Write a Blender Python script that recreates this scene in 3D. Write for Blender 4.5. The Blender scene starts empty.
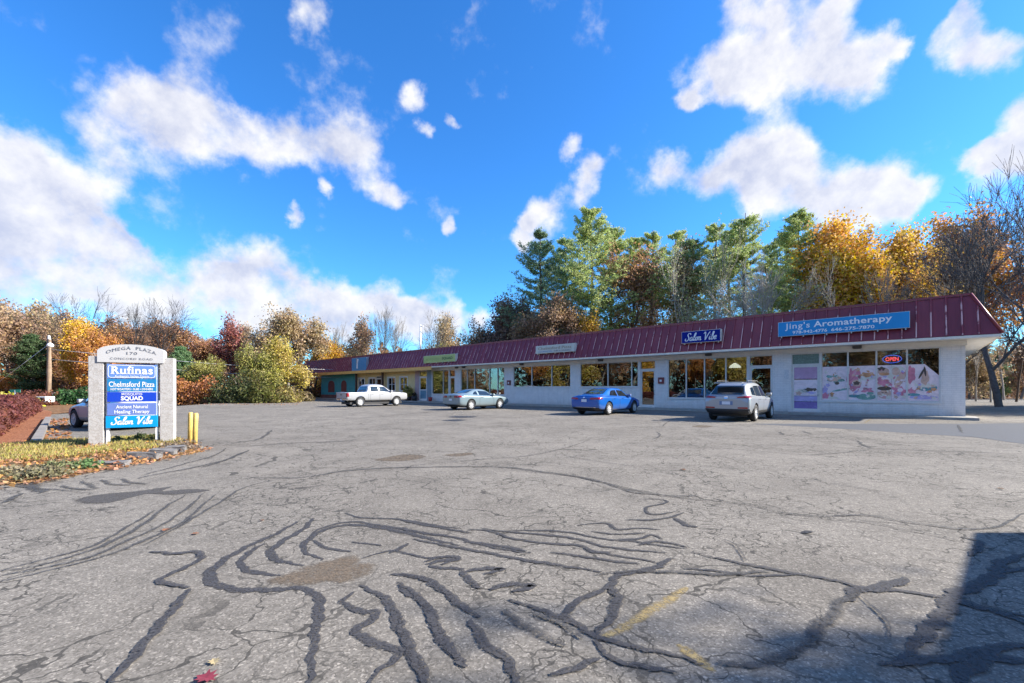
import bpy, bmesh, math, random
import numpy as np
from mathutils import Vector, Matrix
from mathutils.bvhtree import BVHTree
sc = bpy.context.scene
COL = sc.collection
rnd = random.Random(11)

# ------------------------------------------------------------------ camera frame
EYE, FOC, PX, PY = 1.35, 440.0, 512.0, 389.5
def gp(u, v, z=0.0):
    """ground point seen at photo position u, v (z = height of the surface)"""
    y = (EYE - z) * FOC / (v - PY)
    return Vector(((u - PX) / FOC * y, y, z))
cam_d = bpy.data.cameras.new('camera'); cam = bpy.data.objects.new('camera', cam_d); COL.objects.link(cam)
cam.location = (0, 0, EYE); cam.rotation_euler = (math.pi / 2, 0, 0)
cam_d.sensor_width = 36; cam_d.lens = FOC / 1024 * 36; cam_d.shift_y = (PY - 341.5) / 1024
cam_d.clip_start = 0.05; cam_d.clip_end = 3000
sc.camera = cam

# building frame: s runs along the front to the far end, d points out of the front
A = Vector((-482 / 652.6, 440 / 652.6, 0)); B = Vector((-440 / 652.6, -482 / 652.6, 0))
CORNER = Vector((20.736, 20.119, 0)); BANG = math.atan2(A.y, A.x)
N0 = -(B.x * CORNER.x + B.y * CORNER.y)
def sd(s, d, z=0): return CORNER + A * s + B * d + Vector((0, 0, z))
def fs(u, d=0.0):
    k = (u - PX) / FOC; y = (N0 - d) / (-(B.x * k + B.y)); p = Vector((k * y, y, 0)) - CORNER
    return A.dot(p)

# ------------------------------------------------------------------ materials
def nodes(name):
    m = bpy.data.materials.new(name); m.use_nodes = True
    nt = m.node_tree; nt.nodes.clear()
    out = nt.nodes.new('ShaderNodeOutputMaterial')
    return m, nt, out
def N(nt, typ, **kw):
    n = nt.nodes.new('ShaderNode' + typ)
    for k, v in kw.items():
        if k in n.inputs.keys() if isinstance(k, str) else False: n.inputs[k].default_value = v
        else: setattr(n, k, v)
    return n
def math_n(nt, op, a, b=None, clamp=False):
    n = nt.nodes.new('ShaderNodeMath'); n.operation = op; n.use_clamp = clamp
    for i, x in enumerate((a, b)):
        if x is None: continue
        if isinstance(x, (int, float)): n.inputs[i].default_value = x
        else: nt.links.new(x, n.inputs[i])
    return n.outputs[0]
def mixc(nt, fac, a, b, mode='MIX'):
    n = nt.nodes.new('ShaderNodeMix'); n.data_type = 'RGBA'; n.blend_type = mode
    for i, x in ((0, fac), (6, a), (7, b)):
        if isinstance(x, (int, float)): n.inputs[i].default_value = x
        elif isinstance(x, (tuple, list)): n.inputs[i].default_value = (*x[:3], 1)
        else: nt.links.new(x, n.inputs[i])
    return n.outputs[2]
def ramp(nt, fac, stops):
    n = nt.nodes.new('ShaderNodeValToRGB'); e = n.color_ramp.elements
    while len(e) < len(stops): e.new(0.5)
    for el, (p, c) in zip(e, stops):
        el.position = p; el.color = (*c, 1) if isinstance(c, (tuple, list)) else (c, c, c, 1)
    nt.links.new(fac, n.inputs[0]); return n.outputs[0]
def noise(nt, vec, scale, detail=3, rough=.55, dist=0):
    n = nt.nodes.new('ShaderNodeTexNoise'); n.inputs['Scale'].default_value = scale
    n.inputs['Detail'].default_value = detail; n.inputs['Roughness'].default_value = rough
    n.inputs['Distortion'].default_value = dist
    if vec is not None: nt.links.new(vec, n.inputs['Vector'])
    return n
def coord(nt, which='Object'): return nt.nodes.new('ShaderNodeTexCoord').outputs[which]
def principled(nt, out, col=None, rough=.6, metal=0, spec=.5, coat=0, bump=None, bstr=.3, bdist=.01):
    p = nt.nodes.new('ShaderNodeBsdfPrincipled')
    if isinstance(col, (tuple, list)): p.inputs['Base Color'].default_value = (*col[:3], 1)
    elif col is not None: nt.links.new(col, p.inputs['Base Color'])
    if isinstance(rough, (int, float)): p.inputs['Roughness'].default_value = rough
    else: nt.links.new(rough, p.inputs['Roughness'])
    p.inputs['Metallic'].default_value = metal; p.inputs['Specular IOR Level'].default_value = spec
    p.inputs['Coat Weight'].default_value = coat; p.inputs['Coat Roughness'].default_value = .04
    if bump is not None:
        b = nt.nodes.new('ShaderNodeBump'); b.inputs['Strength'].default_value = bstr; b.inputs['Distance'].default_value = bdist
        nt.links.new(bump, b.inputs['Height']); nt.links.new(b.outputs[0], p.inputs['Normal'])
    nt.links.new(p.outputs[0], out.inputs[0]); return p
def M(name, col, rough=.6, var=.18, scale=6, metal=0, spec=.5, coat=0, bstr=0, bscale=40):
    m, nt, out = nodes(name); v = coord(nt)
    n1 = noise(nt, v, scale, 5, .65)
    dark = tuple(c * (1 - var) for c in col); lite = tuple(min(1, c * (1 + var * .6)) for c in col)
    c = ramp(nt, n1.outputs[0], [(.3, dark), (.7, lite)])
    bump = noise(nt, v, bscale, 4).outputs[0] if bstr else None
    principled(nt, out, c, rough, metal, spec, coat, bump, bstr)
    return m

def mat_asphalt():
    m, nt, out = nodes('old_asphalt'); v = coord(nt)
    big = noise(nt, v, .13, 5, .6).outputs[0]; mid = noise(nt, v, 1.1, 5, .65).outputs[0]
    base = ramp(nt, big, [(.3, (.185, .165, .138)), (.5, (.222, .20, .168)), (.72, (.26, .234, .197))])
    base = mixc(nt, .8, base, ramp(nt, mid, [(.25, .62), (.5, .95), (.75, 1.15)]), 'MULTIPLY')
    # aggregate: light and dark stones
    vo = nt.nodes.new('ShaderNodeTexVoronoi'); vo.inputs['Scale'].default_value = 95; nt.links.new(v, vo.inputs['Vector'])
    sp = nt.nodes.new('ShaderNodeSeparateColor'); nt.links.new(vo.outputs['Color'], sp.inputs[0])
    agg = ramp(nt, sp.outputs[0], [(0, .55), (.35, .85), (.8, 1.05), (.92, 1.35), (1, 1.9)])
    base = mixc(nt, .85, base, agg, 'MULTIPLY')
    med = noise(nt, v, 16, 4, .7).outputs[0]
    base = mixc(nt, .6, base, ramp(nt, med, [(.3, .6), (.7, 1.25)]), 'MULTIPLY')
    # alligator cracks: distorted voronoi edges, only in worn areas
    nz = noise(nt, v, 1.6, 4, .6)
    off = nt.nodes.new('ShaderNodeVectorMath'); off.operation = 'MULTIPLY_ADD'
    nt.links.new(nz.outputs['Color'], off.inputs[0]); off.inputs[1].default_value = (.75, .75, 0); nt.links.new(v, off.inputs[2])
    cr = None
    for scale, w, lo, hi in ((2.1, .017, .42, .52), (.75, .0075, .40, .56), (5.2, .032, .46, .56)):
        e = nt.nodes.new('ShaderNodeTexVoronoi'); e.feature = 'DISTANCE_TO_EDGE'; e.inputs['Scale'].default_value = scale
        nt.links.new(off.outputs[0], e.inputs['Vector'])
        wn = noise(nt, v, 7, 2).outputs[0]
        line = math_n(nt, 'LESS_THAN', e.outputs['Distance'], math_n(nt, 'MULTIPLY', wn, w * 1.5))
        mk = noise(nt, v, .33 + scale * .05, 3).outputs[0]
        mr = nt.nodes.new('ShaderNodeMapRange'); mr.inputs[1].default_value = lo; mr.inputs[2].default_value = hi
        nt.links.new(mk, mr.inputs[0])
        line = math_n(nt, 'MULTIPLY', line, mr.outputs[0])
        cr = line if cr is None else math_n(nt, 'MAXIMUM', cr, line)
    base = mixc(nt, math_n(nt, 'MULTIPLY', cr, .7), base, (.025, .024, .022))
    bs = noise(nt, v, 3.3, 6, .7).outputs[0]
    stain = ramp(nt, noise(nt, v, .45, 6, .7, .6).outputs[0], [(.62, 0.0), (.72, 1.0)])
    base = mixc(nt, math_n(nt, 'MULTIPLY', stain, .35), base, (.12, .10, .08))
    h = math_n(nt, 'SUBTRACT', math_n(nt, 'MULTIPLY', sp.outputs[0], .35), math_n(nt, 'MULTIPLY', cr, 1.6))
    principled(nt, out, base, .93, 0, .25, 0, h, .55, .006)
    return m
def mat_ragged(name, col, edge=.5, nscale=26, col2=None, rough=.8, body=1.0, soft=.25, stones=.45):
    """thin coat on the asphalt that wears off in flecks: UV.x = across (0..1); stones of the road show through"""
    m, nt, out = nodes(name); v = coord(nt); uv = coord(nt, 'UV')
    s = nt.nodes.new('ShaderNodeSeparateXYZ'); nt.links.new(uv, s.inputs[0])
    d = math_n(nt, 'MULTIPLY', math_n(nt, 'ABSOLUTE', math_n(nt, 'SUBTRACT', s.outputs[0], .5)), 2.0)      # 0 centre, 1 rim
    n1 = noise(nt, v, nscale, 6, .75).outputs[0]; n2 = noise(nt, v, 2.3, 4, .6).outputs[0]
    lim = math_n(nt, 'SUBTRACT', body, math_n(nt, 'MULTIPLY', math_n(nt, 'POWER', d, 2.2), edge))
    lim = math_n(nt, 'ADD', lim, math_n(nt, 'MULTIPLY', math_n(nt, 'SUBTRACT', n2, .5), .5))
    mr = nt.nodes.new('ShaderNodeMapRange'); mr.inputs[1].default_value = -soft / 2; mr.inputs[2].default_value = soft / 2
    nt.links.new(math_n(nt, 'SUBTRACT', math_n(nt, 'MULTIPLY', lim, .62), n1), mr.inputs[0])
    vo = nt.nodes.new('ShaderNodeTexVoronoi'); vo.inputs['Scale'].default_value = 95; nt.links.new(v, vo.inputs['Vector'])
    sp = nt.nodes.new('ShaderNodeSeparateColor'); nt.links.new(vo.outputs['Color'], sp.inputs[0])
    st = ramp(nt, sp.outputs[0], [(.55, 1.0), (.8, 1 - stones), (1, 1 - 1.6 * stones if stones < .6 else .05)])
    alpha = math_n(nt, 'MULTIPLY', mr.outputs[0], st, True)
    c = ramp(nt, noise(nt, v, 60, 3, .7).outputs[0], [(.35, col), (.65, col2 or tuple(x * 1.9 for x in col))])
    p = principled(nt, out, c, rough, 0, .3, 0, n1, .3, .003)
    t = nt.nodes.new('ShaderNodeBsdfTransparent'); mx = nt.nodes.new('ShaderNodeMixShader')
    nt.links.new(alpha, mx.inputs[0]); nt.links.new(t.outputs[0], mx.inputs[1]); nt.links.new(p.outputs[0], mx.inputs[2])
    nt.links.new(mx.outputs[0], out.inputs[0]); return m
def mat_brick(name, c1, c2, mort, scale=1.0, bstr=.5):
    m, nt, out = nodes(name); v = coord(nt)
    sp = nt.nodes.new('ShaderNodeSeparateXYZ'); nt.links.new(v, sp.inputs[0])
    cb = nt.nodes.new('ShaderNodeCombineXYZ')
    nt.links.new(math_n(nt, 'ADD', sp.outputs[0], sp.outputs[1]), cb.inputs[0]); nt.links.new(sp.outputs[2], cb.inputs[1])
    b = nt.nodes.new('ShaderNodeTexBrick'); nt.links.new(cb.outputs[0], b.inputs['Vector'])
    b.inputs['Scale'].default_value = 1; b.inputs['Brick Width'].default_value = .3 * scale; b.inputs['Row Height'].default_value = .1 * scale
    b.inputs['Mortar Size'].default_value = .007; b.inputs['Mortar Smooth'].default_value = .3
    b.inputs['Color1'].default_value = (*c1, 1); b.inputs['Color2'].default_value = (*c2, 1); b.inputs['Mortar'].default_value = (*mort, 1)
    c = mixc(nt, .55, b.outputs['Color'], ramp(nt, noise(nt, v, 2.2, 6, .7).outputs[0], [(.3, .78), (.65, 1.05)]), 'MULTIPLY')
    mr = nt.nodes.new('ShaderNodeMapRange'); mr.inputs[1].default_value = .75; mr.inputs[2].default_value = .1; nt.links.new(sp.outputs[2], mr.inputs[0])
    st = nt.nodes.new('ShaderNodeVectorMath'); st.operation = 'MULTIPLY'; nt.links.new(v, st.inputs[0]); st.inputs[1].default_value = (3.2, 3.2, .5)
    dirt = math_n(nt, 'MULTIPLY', math_n(nt, 'MULTIPLY', mr.outputs[0], mr.outputs[0]), noise(nt, st.outputs[0], 1.0, 5, .7).outputs[0])
    c = mixc(nt, math_n(nt, 'MULTIPLY', dirt, .8), c, (.20, .18, .15))
    c = mixc(nt, math_n(nt, 'MULTIPLY', ramp(nt, noise(nt, st.outputs[0], 1.4, 5, .7).outputs[0], [(.52, 0.0), (.72, 1.0)]), .25), c, (.42, .38, .33))
    principled(nt, out, c, .75, 0, .35, 0, math_n(nt, 'SUBTRACT', 1, b.outputs['Fac']), bstr, .006)
    return m
def mat_leaf(name, spread=.5):
    """leaf colour comes from the object's own colour, varied leaf by leaf and clump by clump"""
    m, nt, out = nodes(name); v = coord(nt)
    oi = nt.nodes.new('ShaderNodeObjectInfo'); geo = nt.nodes.new('ShaderNodeNewGeometry')
    ri = geo.outputs['Random Per Island']
    hs = nt.nodes.new('ShaderNodeHueSaturation'); nt.links.new(oi.outputs['Color'], hs.inputs['Color'])
    nz = noise(nt, v, .55, 3).outputs[0]
    nt.links.new(math_n(nt, 'ADD', .5, math_n(nt, 'ADD', math_n(nt, 'MULTIPLY', math_n(nt, 'SUBTRACT', ri, .5), .07 * spread),
                 math_n(nt, 'MULTIPLY', math_n(nt, 'SUBTRACT', nz, .5), .13 * spread))), hs.inputs['Hue'])
    rv = nt.nodes.new('ShaderNodeTexWhiteNoise'); rv.noise_dimensions = '1D'; nt.links.new(ri, rv.inputs['W'])
    nt.links.new(math_n(nt, 'ADD', .68, math_n(nt, 'MULTIPLY', rv.outputs['Value'], .9)), hs.inputs['Value'])
    nt.links.new(math_n(nt, 'ADD', .80, math_n(nt, 'MULTIPLY', ri, .3)), hs.inputs['Saturation'])
    d = nt.nodes.new('ShaderNodeBsdfPrincipled'); nt.links.new(hs.outputs[0], d.inputs['Base Color'])
    d.inputs['Roughness'].default_value = .65; d.inputs['Specular IOR Level'].default_value = .3
    t = nt.nodes.new('ShaderNodeBsdfTranslucent'); nt.links.new(hs.outputs[0], t.inputs['Color'])
    mx = nt.nodes.new('ShaderNodeMixShader'); mx.inputs[0].default_value = .38
    nt.links.new(d.outputs[0], mx.inputs[1]); nt.links.new(t.outputs[0], mx.inputs[2]); nt.links.new(mx.outputs[0], out.inputs[0])
    return m
def mat_bark():
    m, nt, out = nodes('bark'); v = coord(nt); oi = nt.nodes.new('ShaderNodeObjectInfo')
    n1 = noise(nt, v, 5, 6, .7).outputs[0]
    c = mixc(nt, .8, oi.outputs['Color'], ramp(nt, n1, [(.3, .5), (.7, 1.3)]), 'MULTIPLY')
    principled(nt, out, c, .9, 0, .2, 0, n1, .5, .02); return m
def mat_litter(name, cols, scale=9):
    m, nt, out = nodes(name); v = coord(nt)
    vo = nt.nodes.new('ShaderNodeTexVoronoi'); vo.inputs['Scale'].default_value = scale; nt.links.new(v, vo.inputs['Vector'])
    sp = nt.nodes.new('ShaderNodeSeparateColor'); nt.links.new(vo.outputs['Color'], sp.inputs[0])
    c = ramp(nt, sp.outputs[0], [(i / (len(cols) - 1), q) for i, q in enumerate(cols)])
    c = mixc(nt, .7, c, ramp(nt, noise(nt, v, .6, 5, .7).outputs[0], [(.3, .55), (.7, 1.2)]), 'MULTIPLY')
    principled(nt, out, c, .9, 0, .2, 0, vo.outputs['Distance'], .5, .03); return m
def mat_glass(name, tint=(.5, .54, .53), refl=.10):
    m, nt, out = nodes(name)
    fr = nt.nodes.new('ShaderNodeLayerWeight'); fr.inputs[0].default_value = .35
    f = math_n(nt, 'ADD', refl, math_n(nt, 'MULTIPLY', fr.outputs['Fresnel'], .55), True)
    v = coord(nt); nz = noise(nt, v, .9, 2).outputs[0]
    g = nt.nodes.new('ShaderNodeBsdfGlossy'); g.inputs['Roughness'].default_value = .015; g.inputs['Color'].default_value = (.9, .92, .95, 1)
    b = nt.nodes.new('ShaderNodeBump'); b.inputs['Strength'].default_value = .12; b.inputs['Distance'].default_value = .03
    nt.links.new(nz, b.inputs['Height']); nt.links.new(b.outputs[0], g.inputs['Normal'])
    t = nt.nodes.new('ShaderNodeBsdfTransparent'); t.inputs[0].default_value = (*tint, 1)
    mx = nt.nodes.new('ShaderNodeMixShader'); nt.links.new(f, mx.inputs[0]); nt.links.new(t.outputs[0], mx.inputs[1]); nt.links.new(g.outputs[0], mx.inputs[2])
    nt.links.new(mx.outputs[0], out.inputs[0]); return m
def mat_emit(name, col, st):
    m, nt, out = nodes(name); e = nt.nodes.new('ShaderNodeEmission')
    v = coord(nt); c = ramp(nt, noise(nt, v, 3).outputs[0], [(.2, tuple(x * .9 for x in col)), (.8, col)])
    nt.links.new(c, e.inputs[0]); e.inputs[1].default_value = st; nt.links.new(e.outputs[0], out.inputs[0]); return m
def mat_paint(name, col, rough=.28, metal=.0):
    m, nt, out = nodes(name); v = coord(nt)
    sp = nt.nodes.new('ShaderNodeSeparateXYZ'); nt.links.new(v, sp.inputs[0])
    mr = nt.nodes.new('ShaderNodeMapRange'); mr.inputs[1].default_value = .62; mr.inputs[2].default_value = .2; nt.links.new(sp.outputs[2], mr.inputs[0])
    dirt = math_n(nt, 'MULTIPLY', mr.outputs[0], noise(nt, v, 7, 5, .7).outputs[0])
    c = mixc(nt, math_n(nt, 'MULTIPLY', dirt, .6), col, (.22, .2, .17))
    principled(nt, out, c, math_n(nt, 'ADD', rough, math_n(nt, 'MULTIPLY', dirt, .4)), metal, .5, .7); return m
def mat_granite():
    m, nt, out = nodes('granite'); v = coord(nt)
    n1 = noise(nt, v, 70, 4, .8).outputs[0]; n2 = noise(nt, v, 4.5, 6, .75, 1.2).outputs[0]
    c = ramp(nt, n1, [(.35, (.30, .285, .27)), (.5, (.45, .43, .41)), (.65, (.56, .54, .52))])
    vein = ramp(nt, math_n(nt, 'ABSOLUTE', math_n(nt, 'SUBTRACT', n2, .5)), [(0, (.62, .56, .5)), (.035, (1, 1, 1))])
    c = mixc(nt, .75, c, vein, 'MULTIPLY')
    principled(nt, out, c, .7, 0, .35, 0, n1, .3, .006); return m

MT = {}
MT['asphalt'] = mat_asphalt()
MT['tar'] = mat_ragged('crack_sealant', (.040, .038, .040), .42, 24, (.075, .072, .072), .75, 1.25, .22, .42)
MT['tarworn'] = mat_ragged('worn_sealant', (.05, .048, .047), .5, 20, (.09, .086, .082), .8, .98, .3, .5)
MT['patch'] = mat_ragged('dark_wedge', (.085, .088, .095), .3, 9, (.11, .113, .118), .85, 1.9, .2, .15)
MT['patchd'] = mat_ragged('dark_patch', (.06, .055, .05), .9, 5, (.10, .092, .085), .9, 1.25, .3, .3)
MT['pothole'] = mat_ragged('crumbled_asphalt', (.10, .075, .052), 1.0, 9, (.20, .155, .11), .95, .98, .35, .5)
MT['oil'] = mat_ragged('oil_stain', (.03, .028, .026), .9, 5, (.06, .055, .05), .5, 1.15, .4, .3)
MT['yline'] = mat_ragged('worn_yellow_paint', (.30, .215, .085), .5, 11, (.36, .28, .14), .8, .95, .35, .5)
MT['concrete'] = M('concrete', (.36, .335, .29), .85, .25, 3, bstr=.3)
MT['litter'] = mat_litter('leaf_litter', [(.10, .05, .025), (.2, .09, .035), (.26, .14, .06), (.14, .08, .04), (.3, .19, .1)], 7)
MT['mulch'] = mat_litter('bark_mulch', [(.16, .06, .03), (.3, .11, .05), (.38, .17, .09), (.22, .09, .045)], 26)
MT['soil'] = mat_litter('soil', [(.12, .09, .05), (.2, .13, .06), (.24, .16, .08), (.16, .12, .05)], 18)
MT['wwall'] = mat_brick('white_painted_brick', (.84, .79, .74), (.80, .76, .71), (.68, .64, .61))
MT['cream'] = M('cream_paint', (.78, .72, .60), .55, .12, 3)
MT['soffit'] = M('white_soffit', (.84, .81, .75), .6, .08, 3)
MT['frame'] = M('pale_aluminium', (.70, .67, .62), .4, .1, 8, metal=.0)
def mat_roof():
    m, nt, out = nodes('maroon_metal'); v = coord(nt); z = nt.nodes.new('ShaderNodeSeparateXYZ'); nt.links.new(v, z.inputs[0])
    pn = math_n(nt, 'FLOOR', math_n(nt, 'MULTIPLY', math_n(nt, 'ADD', z.outputs[0], .35), 2.0)); wn = nt.nodes.new('ShaderNodeTexWhiteNoise'); wn.noise_dimensions = '1D'; nt.links.new(pn, wn.inputs['W'])
    st = nt.nodes.new('ShaderNodeVectorMath'); st.operation = 'MULTIPLY'; nt.links.new(v, st.inputs[0]); st.inputs[1].default_value = (5, .6, .6)
    n1 = noise(nt, st.outputs[0], 1.6, 6, .7).outputs[0]; n2 = noise(nt, v, .35, 3).outputs[0]
    c = ramp(nt, math_n(nt, 'ADD', math_n(nt, 'MULTIPLY', n1, .5), math_n(nt, 'ADD', math_n(nt, 'MULTIPLY', wn.outputs['Value'], .16), math_n(nt, 'MULTIPLY', n2, .4))), [(.3, (.15, .021, .036)), (.55, (.21, .031, .049)), (.8, (.28, .055, .070))])
    principled(nt, out, c, .45, 0, .45, 0, noise(nt, v, 1.7, 2).outputs[0], .25, .02); return m
MT['maroon'] = mat_roof()
def mat_seam():
    m, nt, out = nodes('worn_seam'); v = coord(nt); n1 = noise(nt, v, 1.5, 4, .6).outputs[0]
    z = nt.nodes.new('ShaderNodeSeparateXYZ'); nt.links.new(v, z.inputs[0])
    f = ramp(nt, math_n(nt, 'ADD', n1, math_n(nt, 'MULTIPLY', math_n(nt, 'SUBTRACT', 4.55, z.outputs[2]), .05)), [(.44, 0.0), (.52, 1.0)])
    hi = ramp(nt, z.outputs[2], [(0, 1.0), (1, 1.0)]); top = nt.nodes.new('ShaderNodeMapRange'); top.inputs[1].default_value = 5.35; top.inputs[2].default_value = 5.15; nt.links.new(z.outputs[2], top.inputs[0])
    principled(nt, out, mixc(nt, math_n(nt, 'MULTIPLY', f, top.outputs[0]), (.26, .045, .06), (.72, .42, .38)), .5); return m
MT['seam'] = mat_seam()
MT['maroontrim'] = M('maroon_trim', (.24, .035, .04), .35, .15, 3)
MT['gold'] = M('gold_fascia', (.78, .44, .13), .55, .15, 2)
MT['yellow'] = M('yellow_stucco', (.82, .62, .30), .8, .12, 2.5, bstr=.2)
MT['teal'] = M('teal_paint', (.05, .36, .40), .6, .2, 1.6)
MT['rbrick'] = mat_brick('red_brick', (.25, .07, .05), (.2, .06, .05), (.2, .16, .14))
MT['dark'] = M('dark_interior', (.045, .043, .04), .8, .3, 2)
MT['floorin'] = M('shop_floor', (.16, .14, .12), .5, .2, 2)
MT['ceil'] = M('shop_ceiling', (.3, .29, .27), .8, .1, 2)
MT['roofmem'] = M('roof_membrane', (.12, .12, .12), .9, .2, 1)
MT['glass'] = mat_glass('shop_glass')
MT['carglass'] = M('tinted_car_glass', (.012, .015, .018), .04, .1, 3, spec=.9, coat=.5)
MT['tyre'] = M('tyre_rubber', (.022, .022, .022), .8, .3, 12)
MT['rim'] = M('alloy_rim', (.62, .62, .61), .35, .1, 8, metal=.15)
MT['rimd'] = M('dark_rim', (.2, .2, .21), .35, .1, 8, metal=.6)
MT['blackpl'] = M('black_plastic', (.025, .025, .027), .6, .2, 10)
MT['chrome'] = M('chrome', (.7, .7, .72), .15, .05, 5, metal=1)
MT['red'] = M('red_lens', (.35, .012, .015), .15, .15, 10, coat=.6)
MT['amber'] = M('clear_lens', (.62, .60, .55), .12, .1, 10, coat=.6)
MT['plate'] = M('plate_white', (.66, .70, .76), .5, .06, 20)
MT['granite'] = mat_granite()
MT['wood'] = M('weathered_wood', (.30, .21, .14), .85, .3, 4, bstr=.3)
MT['white'] = M('white_paint', (.80, .79, .76), .5, .07, 5)
MT['yellowpost'] = M('chipped_yellow_paint', (.70, .48, .13), .55, .45, 12, bstr=.2)
MT['rust'] = M('rust', (.25, .10, .04), .9, .4, 14)
MT['leaf'] = mat_leaf('leaves'); MT['needle'] = mat_leaf('needles', .55); MT['bark'] = mat_bark()
MT['metal'] = M('galvanised_metal', (.5, .51, .52), .4, .15, 8, metal=.7)
MT['kerbstone'] = M('kerb_granite', (.17, .16, .155), .85, .3, 9, bstr=.5)
MT['dgrey'] = M('dark_grey_metal', (.08, .08, .085), .5, .2, 8)

# ------------------------------------------------------------------ mesh helpers
def obj(name, bm, mats, parent=None, smooth=False, loc=None, rot=None):
    me = bpy.data.meshes.new(name)
    if isinstance(bm, bmesh.types.BMesh): bm.to_mesh(me); bm.free()
    else: me.from_pydata(*bm)
    for m in (mats if isinstance(mats, (list, tuple)) else [mats]): me.materials.append(MT[m] if isinstance(m, str) else m)
    if smooth:
        for p in me.polygons: p.use_smooth = True
    o = bpy.data.objects.new(name, me); COL.objects.link(o)
    if parent is not None: o.parent = parent
    if loc is not None: o.location = loc
    if rot is not None: o.rotation_euler = rot
    return o
def tag(o, label, cat, group=None):
    o['label'] = label; o['category'] = cat
    if group: o['group'] = group
    return o
def thing(name, label, cat, loc=(0, 0, 0), rz=0.0, group=None):
    o = bpy.data.objects.new(name, None); COL.objects.link(o); o.location = loc; o.rotation_euler = (0, 0, rz)
    o.empty_display_size = .2
    return tag(o, label, cat, group)
def struct(o, kind='structure'): o['kind'] = kind; return o
def box(bm, x0, x1, y0, y1, z0, z1, mi=0, bev=0):
    vs = [bm.verts.new(p) for p in ((x0, y0, z0), (x1, y0, z0), (x1, y1, z0), (x0, y1, z0), (x0, y0, z1), (x1, y0, z1), (x1, y1, z1), (x0, y1, z1))]
    fsx = [bm.faces.new([vs[i] for i in q]) for q in ((3, 2, 1, 0), (4, 5, 6, 7), (0, 1, 5, 4), (1, 2, 6, 5), (2, 3, 7, 6), (3, 0, 4, 7))]
    for f in fsx: f.material_index = mi
    if bev:
        es = list({e for f in fsx for e in f.edges})
        bmesh.ops.bevel(bm, geom=es, offset=bev, segments=2, profile=.6, affect='EDGES', material=mi)
    return vs
def prism(bm, pts, z0, z1, mi=0):
    lo = [bm.verts.new((p[0], p[1], z0)) for p in pts]; hi = [bm.verts.new((p[0], p[1], z1)) for p in pts]
    n = len(pts)
    fl = [bm.faces.new(lo[::-1]), bm.faces.new(hi)] + [bm.faces.new((lo[i], lo[(i + 1) % n], hi[(i + 1) % n], hi[i])) for i in range(n)]
    for f in fl: f.material_index = mi
    return fl
def tube(bm, pts, rad, k=8, mi=0, cap=True):
    """tube through pts; rad = number or list"""
    rs = rad if isinstance(rad, (list, tuple)) else [rad] * len(pts)
    rings = []
    for i, p in enumerate(pts):
        p = Vector(p); a = Vector(pts[max(i - 1, 0)]); b = Vector(pts[min(i + 1, len(pts) - 1)])
        t = (b - a).normalized(); q = t.to_track_quat('Z', 'Y')
        rings.append([bm.verts.new(p + q @ Vector((math.cos(2 * math.pi * j / k) * rs[i], math.sin(2 * math.pi * j / k) * rs[i], 0))) for j in range(k)])
    for r0, r1 in zip(rings, rings[1:]):
        for j in range(k):
            f = bm.faces.new((r0[j], r0[(j + 1) % k], r1[(j + 1) % k], r1[j])); f.material_index = mi; f.smooth = True
    if cap:
        bm.faces.new(rings[0][::-1]).material_index = mi; bm.faces.new(rings[-1]).material_index = mi
def lathe(bm, prof, k=24, axis='z', origin=(0, 0, 0), mi=0):
    o = Vector(origin); rings = []
    for r, h in prof:
        ring = []
        for j in range(k):
            c, s = math.cos(2 * math.pi * j / k) * r, math.sin(2 * math.pi * j / k) * r
            v = Vector((c, s, h)) if axis == 'z' else Vector((c, h, s))
            ring.append(bm.verts.new(o + v))
        rings.append(ring)
    for a, b in zip(rings, rings[1:]):
        for j in range(k):
            f = bm.faces.new((a[j], a[(j + 1) % k], b[(j + 1) % k], b[j])); f.material_index = mi; f.smooth = True
def ribbon(bm, pts, width, z=.004, jit=.25, seed=0, step=.06, wf=None):
    """flat ragged strip on the ground through world points, UV.x across"""
    r = random.Random(seed); uvl = bm.loops.layers.uv.verify()
    P = [Vector((p[0], p[1], 0)) for p in pts]
    out = []; ph = [r.uniform(0, 6.28) for _ in range(4)]
    for i in range(len(P) - 1):                       # Catmull-Rom
        p0 = P[max(i - 1, 0)]; p1 = P[i]; p2 = P[i + 1]; p3 = P[min(i + 2, len(P) - 1)]
        n = max(2, int((p2 - p1).length / step))
        n = min(n, 140)
        for j in range(n):
            t = j / n
            out.append(.5 * ((2 * p1) + (p2 - p0) * t + (2 * p0 - 5 * p1 + 4 * p2 - p3) * t * t + (3 * p1 - p0 - 3 * p2 + p3) * t ** 3))
    out.append(P[-1]); prev = None; acc = 0; w = width; n = len(out)
    for i, p in enumerate(out):
        t = (out[min(i + 1, n - 1)] - out[max(i - 1, 0)])
        if t.length < 1e-6: continue
        t.normalize(); nv = Vector((-t.y, t.x, 0))
        w = .8 * w + .2 * width * (1 + r.uniform(-jit, jit) * 2)
        e = min(1, .35 + 3 * min(i, n - 1 - i) / max(6, n)) * (wf(i / n) if wf else 1)
        o = width * jit * (.45 * math.sin(acc * 2.6 * .03 / step * 3 + ph[0]) + .4 * math.sin(acc * 6.1 * .03 / step * 3 + ph[1]) + r.uniform(-.3, .3))
        cur = (bm.verts.new(p + nv * (w * e / 2 + o) + Vector((0, 0, z))), bm.verts.new(p + nv * (-w * e / 2 + o) + Vector((0, 0, z))), acc)
        if prev:
            f = bm.faces.new((prev[1], cur[1], cur[0], prev[0]))
            for l, uv in zip(f.loops, ((1, prev[2]), (1, acc + .1), (0, acc + .1), (0, prev[2]))): l[uvl].uv = uv
        prev = cur; acc += .1
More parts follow.
